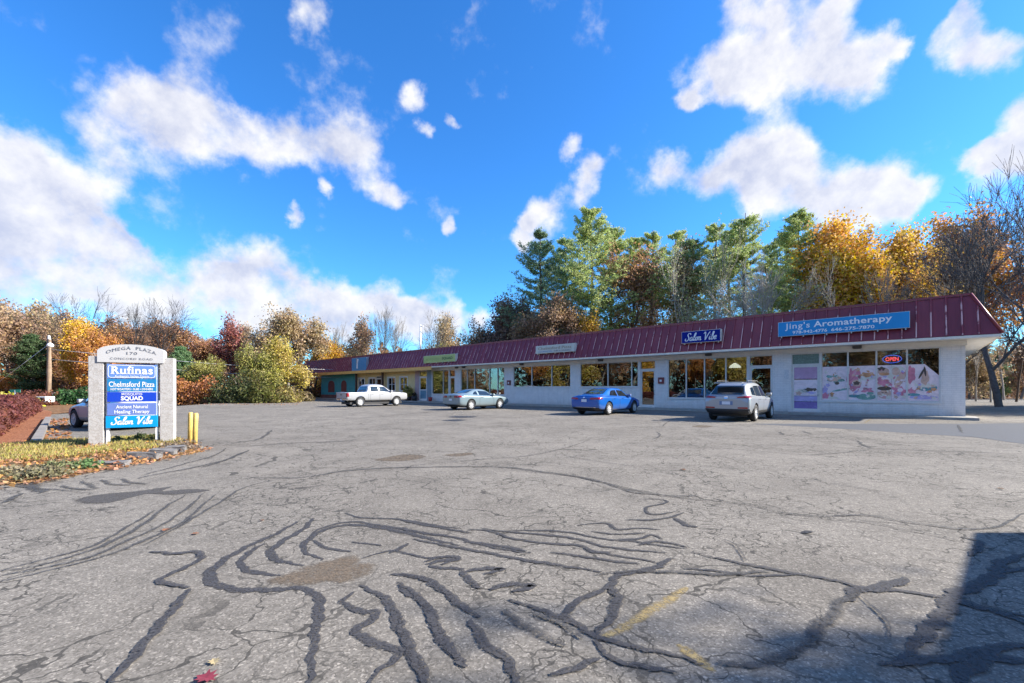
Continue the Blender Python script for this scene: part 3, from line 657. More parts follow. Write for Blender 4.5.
for a, b, kind in panels:
    bm = bmesh.new(); wd = b - a; q = lambda fx, fz: (b - fx * wd, zb + fz * (zt - zb))       # fx from the viewer's left
    if kind == 0:
        pts = [(b, zb), (a, zb), (a, zb + 1.22), (a + wd * .45, zt), (b, zt)]
        vs = [bm.verts.new((x, yf, z)) for x, z in pts]; bm.faces.new(vs)
    else:
        bm.faces.new([bm.verts.new(p) for p in ((b, yf, zb), (a, yf, zb), (a, yf, zt), (b, yf, zt))])
    y1, y2, y3 = yf + .003, yf + .006, yf + .009
    def D(fx, fz, rx, rz, mi, lay=1, **k): disc(bm, *q(fx, fz), rx, rz, yf + .003 * lay, mi, **k)
    if kind == 0:
        D(.1, .72, .16, .4, 1, 1, wob=.2, seed=2); D(.62, .36, .36, .17, 4, 1); D(.62, .42, .34, .1, 5, 2); D(.56, .62, .14, .34, 3, 3, wob=.15, seed=4)
        D(.45, .75, .04, .28, 6, 4, rot=.4); D(.56, .8, .04, .24, 6, 4, rot=-.1); D(.14, .28, .16, .14, 1, 2, wob=.2, seed=7); D(.18, .17, .24, .07, 4, 2); D(.5, .1, .5, .1, 8, 1)
    if kind == 1:
        D(.35, .75, .3, .42, 5, 1, wob=.15, seed=3); D(.6, .6, .15, .5, 3, 2, rot=.4); D(.3, .82, .16, .2, 3, 3); D(.6, .26, .22, .2, 1, 3, wob=.25, seed=5); D(.6, .3, .1, .1, 0, 4)
    if kind == 2:
        D(.45, .82, .22, .2, 3, 1); D(.3, .9, .14, .1, 6, 2, wob=.2); D(.5, .75, .2, .08, 7, 3); D(.5, .5, .3, .18, 1, 1, rot=.5, wob=.2, seed=6); D(.5, .2, .26, .27, 3, 2)
        D(.5, .34, .28, .1, 6, 3); D(.38, .22, .05, .02, 6, 4); D(.62, .22, .05, .02, 6, 4); D(.5, .1, .07, .025, 1, 4)
    if kind == 3:
        D(.2, .6, .3, .6, 1, 1, wob=.15, seed=8); D(.65, .68, .34, .2, 5, 1); D(.7, .74, .3, .12, 7, 2, wob=.2, seed=9); D(.3, .5, .2, .18, 3, 2); D(.3, .5, .12, .1, 6, 3, wob=.2)
        D(.65, .1, .4, .16, 2, 2); D(.7, .28, .22, .15, 1, 3, wob=.25, seed=3); D(.2, .12, .24, .08, 4, 2); D(.8, .2, .14, .07, 2, 4)
    if kind == 4:
        D(.5, .62, .36, .2, 2, 1, wob=.25, seed=5, rot=.2); D(.45, .62, .25, .12, 3, 2, wob=.2); D(.6, .5, .1, .08, 6, 3); D(.12, .12, .16, .16, 1, 2, wob=.2); D(.75, .3, .4, .05, 2, 1, rot=-.2); D(.4, .06, .4, .07, 5, 1); D(.1, .3, .12, .2, 8, 1, wob=.3)
    rq = random.Random(kind + 40)
    for _ in range(30):
        a_ = rq.uniform(.02, .10); D(rq.uniform(.1, .9), rq.uniform(.08, .6 if kind == 0 else .92), a_, a_ * rq.uniform(.4, 1), rq.choice([0, 0, 1, 3, 5, 5, 8, 7]), 2.5 + _ * .02, rot=rq.uniform(0, 3), wob=.25, seed=_)
    obj('poster', bm, PINK, win)
for s0, s1, zt_, trans, kind in doors:
    ztop = ZH if s0 < 41 else 3.0; bm = bmesh.new(); t = .06; f0, f1 = -.16, -.03
    box(bm, s0, s0 + t, f0, f1, .12, ztop); box(bm, s1 - t, s1, f0, f1, .12, ztop); box(bm, s0 + t, s1 - t, f0, f1, ztop - t, ztop)
    box(bm, s0 + t, s1 - t, f0, f1, zt_, zt_ + .09)
    box(bm, s0 - .1, s1 + .1, -.1, .28, .122, .16)                       # threshold
    frm = obj('door_frame', bm, 'frame', plaza)
    bm = bmesh.new(); box(bm, s0 + t, s1 - t, -.1, -.09, zt_ + .09, ztop - t)
    obj('transom_pane', bm, M('frosted_green', (.16, .24, .19), .3, .5, 14) if kind == 'poster' else 'glass', frm)
    bm = bmesh.new(); a, b = s0 + t + .004, s1 - t - .004; st = .075 if kind != 'blue' else .1
    box(bm, a, a + st, -.12, -.05, .165, zt_ - .004); box(bm, b - st, b, -.12, -.05, .165, zt_ - .004)
    box(bm, a + st, b - st, -.12, -.05, .165, .3 if kind != 'blue' else .36); box(bm, a + st, b - st, -.12, -.05, zt_ - .1, zt_ - .004)
    if kind == 'blue': box(bm, a + st, b - st, -.12, -.05, 1.25, 1.36)
    dr = obj('door', bm, 'white' if kind == 'blue' else 'frame', plaza)
    bm = bmesh.new(); box(bm, a + st, b - st, -.09, -.08, .3 if kind != 'blue' else 1.36, zt_ - .1); obj('pane', bm, 'glass', dr)
    if kind == 'blue':
        bm = bmesh.new(); box(bm, a + st, b - st, -.1, -.07, .36, 1.25); obj('door_panel', bm, M('slate_blue', (.16, .30, .38), .5, .1, 3), dr)
    bm = bmesh.new(); x = a + .04; tube(bm, [(x, -.05, 1.0), (x, .0, 1.0), (x, .0, 1.3), (x, -.05, 1.3)], .014, 6); obj('handle', bm, 'chrome', dr)
    if kind == 'poster':
        bm = bmesh.new(); A0, B0 = a + st, b - st; Z0, Z1 = .3, zt_ - .1
        lv = [(0, 9), (.16, 9), (.17, 8), (.30, 8), (.31, 0), (.70, 0), (.72, 10), (1, 10)]
        for (za, m), (zc, _) in zip(lv[0::2], lv[1::2]):
            bm.faces.new([bm.verts.new((x, -.072, Z0 + (Z1 - Z0) * zz)) for x, zz in ((B0, za), (A0, za), (A0, zc), (B0, zc))]).material_index = m
        wd = B0 - A0
        for fx, fz, rx, rz, mi, lay in ((.3, .42, .28, .12, 5, 1), (.2, .37, .14, .1, 3, 2), (.65, .46, .18, .1, 6, 2), (.88, .46, .1, .08, 6, 2), (.5, .44, .2, .09, 4, 1), (.7, .38, .24, .07, 8, 1), (.55, .36, .1, .06, 0, 2)):
            disc(bm, B0 - fx * wd, Z0 + fz * (Z1 - Z0), rx, rz, -.072 + .003 * lay, mi, wob=.2, seed=int(fx * 90))
        obj('poster', bm, PINK, dr)
# roof: mansard front and end, standing seams, eave, soffit, flat top
E1, ZE, R1, ZR = 1.1, 3.72, .25, 5.57; SE0, SR0, SL = -.98, -.1, 71.0
bm = bmesh.new()
def quad(pts, mi=0): bm.faces.new([bm.verts.new(p) for p in pts]).material_index = mi
def slab(p, off, mi=0):
    p = [Vector(x) for x in p]; n = (p[1] - p[0]).cross(p[2] - p[0]).normalized() * off
    lo = [bm.verts.new(x) for x in p]; hi = [bm.verts.new(x + n) for x in p]
    for f in [hi, lo[::-1]] + [(lo[i], lo[(i + 1) % 4], hi[(i + 1) % 4], hi[i]) for i in range(4)]: bm.faces.new(f).material_index = mi
slab([(SL, E1, ZE), (SE0, E1, ZE), (SR0, R1, ZR), (SL, R1, ZR)], .03)
slab([(SE0, E1 - .0, ZE), (SE0, -15, ZE), (SR0, -14.3, ZR), (SR0, R1, ZR)], .03)
sl = Vector((0, R1 - E1, ZR - ZE)); nrm = Vector((0, ZR - ZE, E1 - R1)).normalized()
x = -.35
while x < SL - .1:
    b0 = .042; base = Vector((x, E1, ZE)) + nrm * .028
    lo, hi = base, base + sl
    prof = [(b0, 0), (b0 * .6, .06), (-b0 * .3, .06), (-b0, 0)][::-1]
    r0 = [bm.verts.new(lo + Vector((px_, 0, 0)) + nrm * h) for px_, h in prof]; r1 = [bm.verts.new(hi + Vector((px_, 0, 0)) + nrm * h) for px_, h in prof]
    if x < SR0 + .0:                               # the first seam dies into the hip
        k = (x - SE0) / (SR0 - SE0)
        for v, (px_, h) in zip(r1, prof): v.co = lo + sl * k + Vector((px_, 0, 0)) + nrm * h
    for i in range(3): bm.faces.new((r0[i], r0[i + 1], r1[i + 1], r1[i])).material_index = 1 if i else 0
    bm.faces.new(r0[::-1]); bm.faces.new(r1)
    x += .5
y = -.2
while y > -14:
    for e in (0,):
        lo = Vector((SE0 - .03, y, ZE)); hi = Vector((SR0 - .03, y, ZR))
        pr = [(-.04, 0), (-.02, -.05), (.02, -.05), (.04, 0)]
        r0 = [bm.verts.new(lo + Vector((h, py, 0))) for py, h in pr]; r1 = [bm.verts.new(hi + Vector((h, py, 0))) for py, h in pr]
        for i in range(3): bm.faces.new((r0[i], r0[i + 1], r1[i + 1], r1[i]))
    y -= .5
slab([(SL, .0, 3.75), (SL, E1, ZE), (SL, R1, ZR), (SL, -.1, ZR)], -.03)
bmesh.ops.recalc_face_normals(bm, faces=bm.faces[:])
roof = obj('roof', bm, ['maroon', 'seam'], plaza)
bm = bmesh.new()
box(bm, SR0 - .05, SL + .02, R1 - .16, R1 + .07, ZR + .03, ZR + .13); box(bm, SR0 - .1, SR0 + .12, -14.3, R1 - .165, ZR + .03, ZR + .13)
tube(bm, [(SE0 - .05, E1 + .03, ZE + .03), (SR0 - .05, R1 + .04, ZR + .1)], .055, 6)
obj('roof_ridge_cap', bm, 'maroontrim', roof)
bm = bmesh.new(); box(bm, SR0 + .15, SL - .05, -14, R1 - .2, 4.3, 4.4); box(bm, SR0 + .125, SL - .05, -14.3, -14.05, 4.0, ZR); box(bm, SL - .3, SL - .06, -14, R1 - .2, 4.4, ZR); obj('roof_deck', bm, 'roofmem', roof)
bm = bmesh.new()
box(bm, SE0 + .03, 38.2, .0, E1 - .05, 3.62, 3.68); box(bm, SE0 + .03, -.002, -14.5, -.002, 3.62, 3.68); box(bm, SE0 + .03, -.002, 0, .0, 3.62, 3.68) if False else None
box(bm, -.05, 38.2, .004, .10, 3.38, 3.615)
obj('soffit', bm, 'soffit', plaza)
bm = bmesh.new(); box(bm, SE0, 38.2, E1 - .045, E1 + .035, 3.60, 3.715); box(bm, SE0 - .02, SE0 + .028, -14.6, E1 - .05, 3.60, 3.715); obj('fascia', bm, 'cream', plaza)
bm = bmesh.new(); box(bm, 38.2, SL, E1 - .045, E1 + .05, 3.36, 3.71); obj('fascia', bm, 'gold', plaza)
bm = bmesh.new(); box(bm, 38.2, SL, -.0, E1 - .05, 3.60, 3.66); box(bm, ES, SL, -4, -.002, 3.60, 3.66); obj('soffit', bm, M('wood_soffit', (.68, .48, .26), .7, .2, 2), plaza)
for u in (356.2, 382.6): 
    bm = bmesh.new(); box(bm, fs(u, .4) - .11, fs(u, .4) + .11, .3, .5, .12, 3.598); obj('porch_post', bm, M('brown_post', (.10, .06, .045), .7, .3, 4), plaza)
bm = bmesh.new(); box(bm, 69.3, 69.52, .6, .82, .15, 3.6); box(bm, 69.25, 69.57, .55, .87, .15, .3); box(bm, 69.25, 69.57, .55, .87, 3.45, 3.598); obj('porch_post', bm, 'white', plaza)

# things fixed to the front
def front_box(name, label, cat, s0, s1, d0, d1, z0, z1, mat, group=None, bev=.01):
    bm = bmesh.new(); box(bm, -(s1 - s0) / 2, (s1 - s0) / 2, 0, d1 - d0, 0, z1 - z0, bev=bev)
    o = obj(name, bm, mat, loc=sd((s0 + s1) / 2, d0, z0), rot=(0, 0, BANG)); return tag(o, label, cat, group)
LIT = [(857, 'above the pink posters'), (708, 'above the hair salon windows'), (600, 'above the wide pizza windows'), (521, 'above the three-pane window'), (463, 'above the papered windows'), (456, 'above the narrow glass door by the green sign')]
for u, wh in LIT:
    bm = bmesh.new(); box(bm, -.19, .19, 0, .16, -.06, .07, bev=.012); box(bm, -.15, .15, .02, .14, -.085, -.062)
    o = obj('eave_light', bm, 'dgrey', loc=sd(fs(u, .25), .102, 3.53), rot=(0, 0, BANG)); tag(o, 'small dark box light under the eave ' + wh, 'light', 'box lights under the eave')
for u, v, wh in ((661.3, 380.5, 'on the white pillar between pizza door and hair salon'), (509.2, 383, 'on the pillar left of the three-pane window')):
    t = thing('alarm_box', 'small dark red alarm box ' + wh, 'alarm box', sd(fs(u), .0, 1.95), BANG, 'red alarm boxes')
    bm = bmesh.new(); box(bm, -.2, .2, .003, .1, -.2, .22, bev=.015); obj('case', bm, M('alarm_red', (.2, .03, .03), .5, .2, 8), t)
    bm = bmesh.new(); box(bm, -.07, .07, .101, .112, -.08, .06); obj('label_plate', bm, 'white', t)
t = front_box('notice', 'small white paper notice on the brick pillar left of the lilac door', 'notice', fs(788.8), fs(784.2), .002, .01, 1.95, 2.45, M('notice_paper', (.7, .68, .66), .7, .25, 14), bev=.0)

def roof_sign(label, u0, u1, z0, z1, face, edge, texts, d=1.14, depth=.34):
    s1, s0 = fs(u0, d), fs(u1, d); t = thing('roof_sign', label, 'shop sign', sd((s0 + s1) / 2, d, z0), BANG, 'box signs on the mansard roof'); wd, hh = s1 - s0, z1 - z0
    bm = bmesh.new(); e = .05
    box(bm, -wd / 2, wd / 2, -depth, -.012, 0, e); box(bm, -wd / 2, wd / 2, -depth, -.012, hh - e, hh); box(bm, -wd / 2, -wd / 2 + e, -depth, -.012, e, hh - e); box(bm, wd / 2 - e, wd / 2, -depth, -.012, e, hh - e)
    box(bm, -wd / 2 + e, wd / 2 - e, -depth, -depth + .02, e, hh - e)
    n = max(2, int(wd / .9))
    for i in range(n + 1):                          # brackets under the box
        x = -wd / 2 + .15 + (wd - .3) * i / n; box(bm, x - .025, x + .025, -.42, -.06, -.07, -.002)
        box(bm, x - .02, x + .02, -.5, -.3, hh + .002, hh + .05)
    obj('sign_case', bm, edge, t)
    bm = bmesh.new(); box(bm, -wd / 2 + .02, wd / 2 - .02, -.011, .0, .02, hh - .02); obj('sign_face', bm, face, t)
    for tm, cx, z, m in texts(wd, hh):
        bm = bmesh.new(); put_text(bm, tm, cx, z, .0, flip=True, thick=.008); obj('lettering', bm, m, t)
    return t
wht = M('sign_white', (.82, .82, .82), .4, .04, 5)
roof_sign('long sky blue box sign with white lettering at the right end of the roof', 778, 910, 4.24, 5.02, M('sign_sky_blue', (.03, .28, .58), .6, .1, 1, spec=.2), 'metal',
    lambda w, h: [(fit(text_mesh("Jing's", .42, bold=.008, spacing=1.1), w * .21), w / 2 - .9, h * .5, wht), (fit(text_mesh('Aromatherapy', .42, bold=.02, spacing=1.05), w * .58), -.5, h * .5, wht),
                  (fit(text_mesh('978-942-4776', .22, bold=.02), w * .285), w / 2 - 1.45, h * .13, wht), (fit(text_mesh('646-275-7870', .22, bold=.02), w * .32), -.55, h * .13, wht)])
roof_sign('dark blue box sign with white script lettering on the maroon roof', 681.5, 720.5, 4.24, 4.97, M('sign_navy', (.008, .02, .22), .7, .1, 1, spec=.1), 'cream',
    lambda w, h: [(fit(script_mesh('Salon Vibe', .46, .13), w * .82), 0, h * .2, wht)])
brn = M('sign_brown', (.28, .17, .08), .5, .2, 5)
roof_sign('pale grey box sign with brown lettering near the middle of the roof', 535.7, 574.3, 4.24, 4.86, M('sign_pale', (.55, .54, .47), .4, .1, 1), 'cream',
    lambda w, h: [(fit(text_mesh('Chelmsford Pizza', .3, serif=.04), w * .86), 0, h * .46, brn), (fit(text_mesh('HOT ROASTERS', .15), w * .36), w * .24, h * .14, M('sign_blue_ink', (.1, .2, .4), .5)), (fit(text_mesh('SUBS & DINNERS', .15), w * .42), -w * .2, h * .14, 'dgrey')])
roof_sign('yellow green box sign with dark lettering left of the grey sign on the roof', 423.5, 455.3, 4.08, 4.82, M('sign_green', (.42, .50, .16), .4, .12, 1), 'cream',
    lambda w, h: [(fit(text_mesh('MOSQUITO', .3, bold=.01), w * .42), w * .2, h * .35, M('sign_olive', (.30, .40, .11), .5)), (fit(text_mesh('SQUAD', .34, bold=.03, shear=.1), w * .32), -w * .26, h * .35, M('sign_dkgreen', (.03, .12, .03), .5))])
def leftsign(w, h):
    V = [(-.25, .25), (.1, .2), (.12, .9), (.3, 1.35), (.05, 1.45), (-.1, 1.1), (-.2, .7)]
    return [((V, [tuple(range(len(V)))]), w * .1, h * .05, wht), (fit(text_mesh('R', 1.0, serif=.05), .5), w * .12, h * .55, 'metal')]
roof_sign('square bright blue panel sign with a pale mark at the far left of the roof', 351.7, 366.3, 3.67, 5.34, M('sign_azure', (.03, .25, .48), .35, .12, 1), 'metal', leftsign)
# open sign in the window
t = thing('neon_sign', 'lit red and blue neon open sign behind the window above the posters', 'neon sign', sd(fs(892, -.16), -.22, 2.62), BANG)
bm = bmesh.new(); box(bm, -.42, .42, -.02, .0, 0, .5, bev=.02); obj('backing', bm, 'blackpl', t)
bm = bmesh.new(); pts = [(.36 * math.cos(a), .02, .25 + .19 * math.sin(a)) for a in [i * math.pi / 12 for i in range(25)]]; tube(bm, pts, .014, 6); obj('ring', bm, mat_emit('neon_blue', (.08, .16, 1), 1.6), t)
bm = bmesh.new(); put_text(bm, fit(text_mesh('OPEN', .26, bold=.03), .5), 0, .16, .02, flip=True); obj('lettering', bm, mat_emit('neon_red', (1, .07, .09), 2.2), t)
# inside the shops
t = thing('pendant_lamp', 'white oval lamp hanging inside the hair salon', 'lamp', sd(fs(735, -1.6), -1.6, 2.75), BANG)
bm = bmesh.new(); lathe(bm, [(.02, .3), (.1, .27), (.3, .12), (.36, .0), (.0, .0)], 20); obj('shade', bm, mat_emit('lamp_white', (1, .95, .85), 1.1), t)
bm = bmesh.new(); tube(bm, [(0, 0, .3), (0, 0, .74)], .012, 6); obj('cord', bm, 'dgrey', t)
t = thing('window_banner', 'tall narrow white banner standing inside the hair salon window', 'banner', sd(fs(709, -.3), -.35, .12), BANG)
bm = bmesh.new(); box(bm, -.22, .22, 0, .02, .25, 2.55, bev=.008); obj('cloth', bm, 'white', t)
bm = bmesh.new(); box(bm, -.28, .28, -.12, .14, 0, .06, bev=.01); tube(bm, [(0, -.01, .06), (0, -.01, 2.6)], .012, 6); obj('stand', bm, 'metal', t)
bm = bmesh.new(); disc(bm, 0, 2.0, .1, .16, .024, 0); box(bm, -.12, .12, .021, .025, 1.0, 1.5); obj('printed_mark', bm, M('banner_ink', (.12, .14, .3), .5), t)
def chair(u, d, label, col):
    t = thing('salon_chair', label, 'chair', sd(fs(u, d), d, .1), BANG + rnd.uniform(-.5, .5), 'chairs inside the shops')
    bm = bmesh.new(); box(bm, -.3, .3, -.3, .3, .45, .6, bev=.05); obj('seat', bm, col, t)
    bm = bmesh.new(); box(bm, -.28, .28, -.36, -.24, .6, 1.25, bev=.04); obj('backrest', bm, col, t)
    bm = bmesh.new(); lathe(bm, [(.28, 0), (.28, .03), (.05, .06), (.04, .45)], 16); obj('pedestal', bm, 'chrome', t)
black = M('black_vinyl', (.03, .03, .035), .4, .2, 5); tanv = M('blue_vinyl', (.10, .16, .22), .4, .2, 5); redv = M('red_vinyl', (.35, .06, .04), .45, .2, 5)
chair(673, -1.2, 'blue padded chair inside the left end of the salon window', tanv); chair(680, -1.9, 'black padded chair second inside the salon window', black)
chair(693, -1.3, 'pale blue padded chair inside the middle of the salon window', tanv); chair(700, -1.9, 'black padded chair beside the white banner in the salon', black)
t = thing('booth_seat', 'red padded booth seat seen through the pizza shop door', 'seat', sd(fs(648, -1.4), -1.4, .1), BANG)
bm = bmesh.new(); box(bm, -.6, .6, -.3, .3, .0, .45, bev=.04); obj('seat', bm, redv, t)
bm = bmesh.new(); box(bm, -.6, .6, -.42, -.3, .0, 1.1, bev=.04); obj('backrest', bm, redv, t)
t = thing('display_shelf', 'dark shelf of white packages behind the three-pane window', 'shelf', sd(fs(542, -.5), -.7, .1), BANG)
bm = bmesh.new()
for z in (1.45, 2.0, 2.5): box(bm, -2.8, 2.8, -.2, .2, z, z + .04)
for x in (-2.8, 0, 2.76): box(bm, x, x + .04, -.198, .198, 0, 3.0)
obj('rack', bm, 'dgrey', t)
bm = bmesh.new()
for z in (1.49, 2.04, 2.54):
    x = -2.6
    while x < 2.5:
        w_, h_ = rnd.uniform(.12, .4), rnd.uniform(.12, .36)
        if rnd.random() < .5 and not (x < .08 and x + w_ > -.04): box(bm, x, x + w_, -.1, .15, z, z + h_)
        x += w_ + rnd.uniform(.03, .3)
struct(obj('packages', bm, M('package_white', (.5, .5, .46), .6, .5, 3), t), 'stuff')
# rooftop items
t = thing('roof_vent', 'low round white vent on the flat roof behind the grey sign', 'vent', sd(fs(571, -3.5), -3.5, 4.4), BANG)
bm = bmesh.new(); lathe(bm, [(.3, 0), (.3, .9), (.55, .95), (.6, 1.25), (.45, 1.6), (.0, 1.7)], 20); obj('cowl', bm, 'white', t)
t = thing('roof_pipe', 'thin white pipe with a crosspiece rising behind the green sign', 'pipe', sd(fs(420.5, -1.5), -1.5, 4.4), BANG)
bm = bmesh.new(); tube(bm, [(0, 0, 0), (0, 0, 4.4)], .09, 8); tube(bm, [(.0, 0, 4.2), (-.5, 0, 4.2)], .06, 8); obj('pipe', bm, 'white', t)

# ------------------------------------------------------------------ monument sign
SL_ = gp(98.2, 446.6, .03); SR_ = Vector((-8.40, 10.75, 0)); sv = SR_ - SL_; SLEN = Vector((sv.x, sv.y)).length; sang = math.atan2(sv.y, sv.x)
mon = thing('plaza_sign', 'pale granite plaza sign with arched top and five blue tenant panels on the grass island', 'sign', (SL_.x, SL_.y, .03), sang)
def rough_post(x):
    bm = bmesh.new(); box(bm, x - .135, x + .135, -.14, .14, -.1, 2.08, bev=.012); obj('post', bm, 'granite', mon)
rough_post(0); rough_post(SLEN)
bm = bmesh.new(); c = SLEN / 2; a0, a1 = .03, SLEN - .05; pts = [(a0, 1.95), (a1, 1.95), (a1, 2.22)] + [(c + (a1 - c) * math.cos(t), 2.22 + .155 * math.sin(t)) for t in [math.pi * i / 20 for i in range(1, 20)]] + [(a0, 2.22)]
fr = [bm.verts.new((x, -.165, z)) for x, z in pts]; bk = [bm.verts.new((x, .12, z)) for x, z in pts]
bm.faces.new(fr); bm.faces.new(bk[::-1])
for i in range(len(pts)): bm.faces.new((fr[i], bk[i], bk[(i + 1) % len(pts)], fr[(i + 1) % len(pts)]))
bmesh.ops.recalc_face_normals(bm, faces=bm.faces[:])
arch = obj('arch', bm, M('smooth_granite', (.52, .51, .50), .5, .08, 30), mon)
bm = bmesh.new(); ink = M('engraved_dark', (.13, .14, .17), .6, .2, 20)
V, Fc = fit(text_mesh('OMEGA  PLAZA', .105, serif=.05, spacing=1.15), .92)
V = [(x, y - .55 * x * x) for x, y in V]; put_text(bm, (V, Fc), c, 2.255, -.165)
put_text(bm, fit(text_mesh('170', .09, serif=.05, spacing=1.1), .2), c, 2.135, -.165); put_text(bm, fit(text_mesh('CONCORD ROAD', .066, serif=.05, spacing=1.2), .78), c, 2.015, -.165)
obj('lettering', bm, ink, arch)
bm = bmesh.new()
for x in (.20, SLEN - .20): box(bm, x - .025, x + .025, -.108, -.04, .12, 1.95)
obj('panel_rail', bm, 'white', mon)
W = SLEN - .40
def panel(z0, z1, col, texts, xp=0, border=False, name='tenant_panel'):
    bm = bmesh.new(); box(bm, c - W / 2 - xp, c + W / 2 + xp, -.15, -.11, z0, z1, bev=.004)
    p = obj(name, bm, M('panel_blue', col, .35, .06, 3), mon)
    bm = bmesh.new()
    if border:
        r_, e = .06, .012; x0, x1, y0, y1 = c - W / 2 + .015, c + W / 2 - .015, z0 + .015, z1 - .015
        def rr(x0, x1, y0, y1, r_): return [(cx + r_ * math.cos(t), cy + r_ * math.sin(t)) for cx, cy, t0 in ((x1 - r_, y1 - r_, 0), (x0 + r_, y1 - r_, 1), (x0 + r_, y0 + r_, 2), (x1 - r_, y0 + r_, 3)) for t in [(t0 + i / 5) * math.pi / 2 for i in range(6)]]
        o1 = [bm.verts.new((x, -.152, z)) for x, z in rr(x0, x1, y0, y1, r_)]; o2 = [bm.verts.new((x, -.152, z)) for x, z in rr(x0 + e, x1 - e, y0 + e, y1 - e, r_ - e)]
        for i in range(len(o1)): bm.faces.new((o1[i], o1[(i + 1) % len(o1)], o2[(i + 1) % len(o1)], o2[i]))
    for tm, dx, z in texts: put_text(bm, tm, c + dx, z, -.15, thick=.004)
    obj('lettering', bm, wht, p)
panel(1.58, 1.905, (.12, .24, .60), [(fit(text_mesh('Rufinas', .25, serif=.07, bold=.025, spacing=1.1), W * .86), 0, 1.685), (fit(text_mesh('Authentic Italian Dining', .06, bold=.01), W * .7), 0, 1.61)], border=True)
panel(1.275, 1.568, (.015, .20, .45), [(fit(text_mesh('Chelmsford Pizza', .17, serif=.05, bold=.01), W * .93), 0, 1.385), (fit(text_mesh('HOT ROASTERS \u2022 SUBS \u2022 DINNERS', .068, bold=.02), W * .86), 0, 1.305)])
panel(1.035, 1.255, (.006, .05, .48), [(fit(text_mesh('MOSQUITO', .075, bold=.01), W * .42), 0, 1.185), (fit(text_mesh('SQUAD', .13, bold=.035, wide=1.2), W * .45), 0, 1.07)])
panel(.72, 1.0, (.13, .20, .50), [(fit(text_mesh('Ancient Natural', .11, serif=.06, bold=.015), W * .66), 0, .88), (fit(text_mesh('Healing Therapy', .11, serif=.06, bold=.015), W * .72), 0, .765)])
panel(.43, .705, (.0, .30, .66), [(fit(script_mesh('Salon Vibe', .17, .16), W * .86), 0, .51)], xp=.025)

# ------------------------------------------------------------------ island, kerbs, hedge, posts
isl = [(-30, 486), (40, 482), (76, 474), (122, 467), (162, 459), (193, 453), (200, 449), (196, 445.5), (182, 441), (160, 438), (120, 440), (60, 442), (20, 446), (-10, 449)]
P = [gp(*p) for p in isl]; cI = sum(P, Vector()) / len(P)
bm = bmesh.new(); rings = []
for k, h in ((1.0, .0), (.96, .035), (.86, .05), (.6, .055), (.3, .06)):
    rings.append([bm.verts.new(cI + (p - cI) * k + Vector((0, 0, h))) for p in P])
for r0, r1 in zip(rings, rings[1:]):
    for i in range(len(P)): bm.faces.new((r0[i], r0[(i + 1) % len(P)], r1[(i + 1) % len(P)], r1[i]))
bm.faces.new(rings[-1]); bmesh.ops.recalc_face_normals(bm, faces=bm.faces[:])
if bm.faces[-1:] and bm.faces[-1].normal.z < 0: bmesh.ops.reverse_faces(bm, faces=bm.faces[:])
islo = struct(obj('grass_island', bm, 'soil', smooth=True))
def inside(p, poly):
    c_ = False; j = len(poly) - 1
    for i in range(len(poly)):
        a, b = poly[i], poly[j]
        if (a.y > p.y) != (b.y > p.y) and p.x < (b.x - a.x) * (p.y - a.y) / (b.y - a.y) + a.x: c_ = not c_
        j = i
    return c_
def quads_mesh(name, C, U, Vv, mat, parent=None):
    """many small leaf quads: centres C, half axes U, Vv (numpy n x 3)"""
    n = len(C); V = np.empty((n, 4, 3)); V[:, 0] = C - U - Vv; V[:, 1] = C + U - Vv * .6; V[:, 2] = C + U * .2 + Vv; V[:, 3] = C - U + Vv * .5
    me = bpy.data.meshes.new(name); me.vertices.add(n * 4); me.vertices.foreach_set('co', V.reshape(-1))
    me.loops.add(n * 4); me.loops.foreach_set('vertex_index', np.arange(n * 4, dtype=np.int32))
    me.polygons.add(n); me.polygons.foreach_set('loop_start', np.arange(0, n * 4, 4, dtype=np.int32)); me.polygons.foreach_set('loop_total', np.full(n, 4, dtype=np.int32))
    me.update(calc_edges=True); me.validate(); me.materials.append(MT[mat] if isinstance(mat, str) else mat)
    o = bpy.data.objects.new(name, me); COL.objects.link(o)
    if parent is not None: o.parent = parent
    return o
def rand_axes(rng, n, size, flat=.0):
    u = rng.normal(size=(n, 3)); u[:, 2] *= (1 - flat); u /= np.linalg.norm(u, axis=1)[:, None]
    w = rng.normal(size=(n, 3)); w[:, 2] *= (1 - flat); v = np.cross(u, w) if not flat else w - (w * u).sum(1)[:, None] * u
    v /= (np.linalg.norm(v, axis=1)[:, None] + 1e-9); s = size * rng.uniform(.6, 1.3, (n, 1))
    return u * s, v * s * .75
def scatter_quads(name, pts, size, mat, col, flat=.0, seed=0):
    rng = np.random.default_rng(seed); C = np.array(pts); U, V = rand_axes(rng, len(C), size, flat)
    o = quads_mesh(name, C, U, V, mat); o.color = (*col, 1); return o
rng = np.random.default_rng(5)
def in_poly(n, poly, r):
    xs = [p.x for p in poly]; ys = [p.y for p in poly]; out = []
    while len(out) < n:
        p = Vector((r.uniform(min(xs), max(xs)), r.uniform(min(ys), max(ys)), 0))
        if inside(p, poly): out.append(p)
    return out
def isl_h(p):
    k = 1.0; d = p - cI
    for q in range(20):
        k = 1 - q / 20
        if not inside(cI + d / max(1e-3, k), P): break
    return .06 if k < .35 else .055 if k < .6 else .05 if k < .86 else .03
r = random.Random(3)
def blades(name, pts, h, wd, mat, col, seed):
    rg = np.random.default_rng(seed); n = len(pts); C = np.array(pts); a = rg.uniform(0, math.pi, n); hh = h * rg.uniform(.5, 1.3, n)
    U = np.stack([np.cos(a) * wd, np.sin(a) * wd, np.zeros(n)], 1); V = np.stack([rg.normal(0, .35, n) * hh, rg.normal(0, .35, n) * hh, hh], 1) * .5
    o = quads_mesh(name, C + V, U, V, mat); o.color = (*col, 1); return o
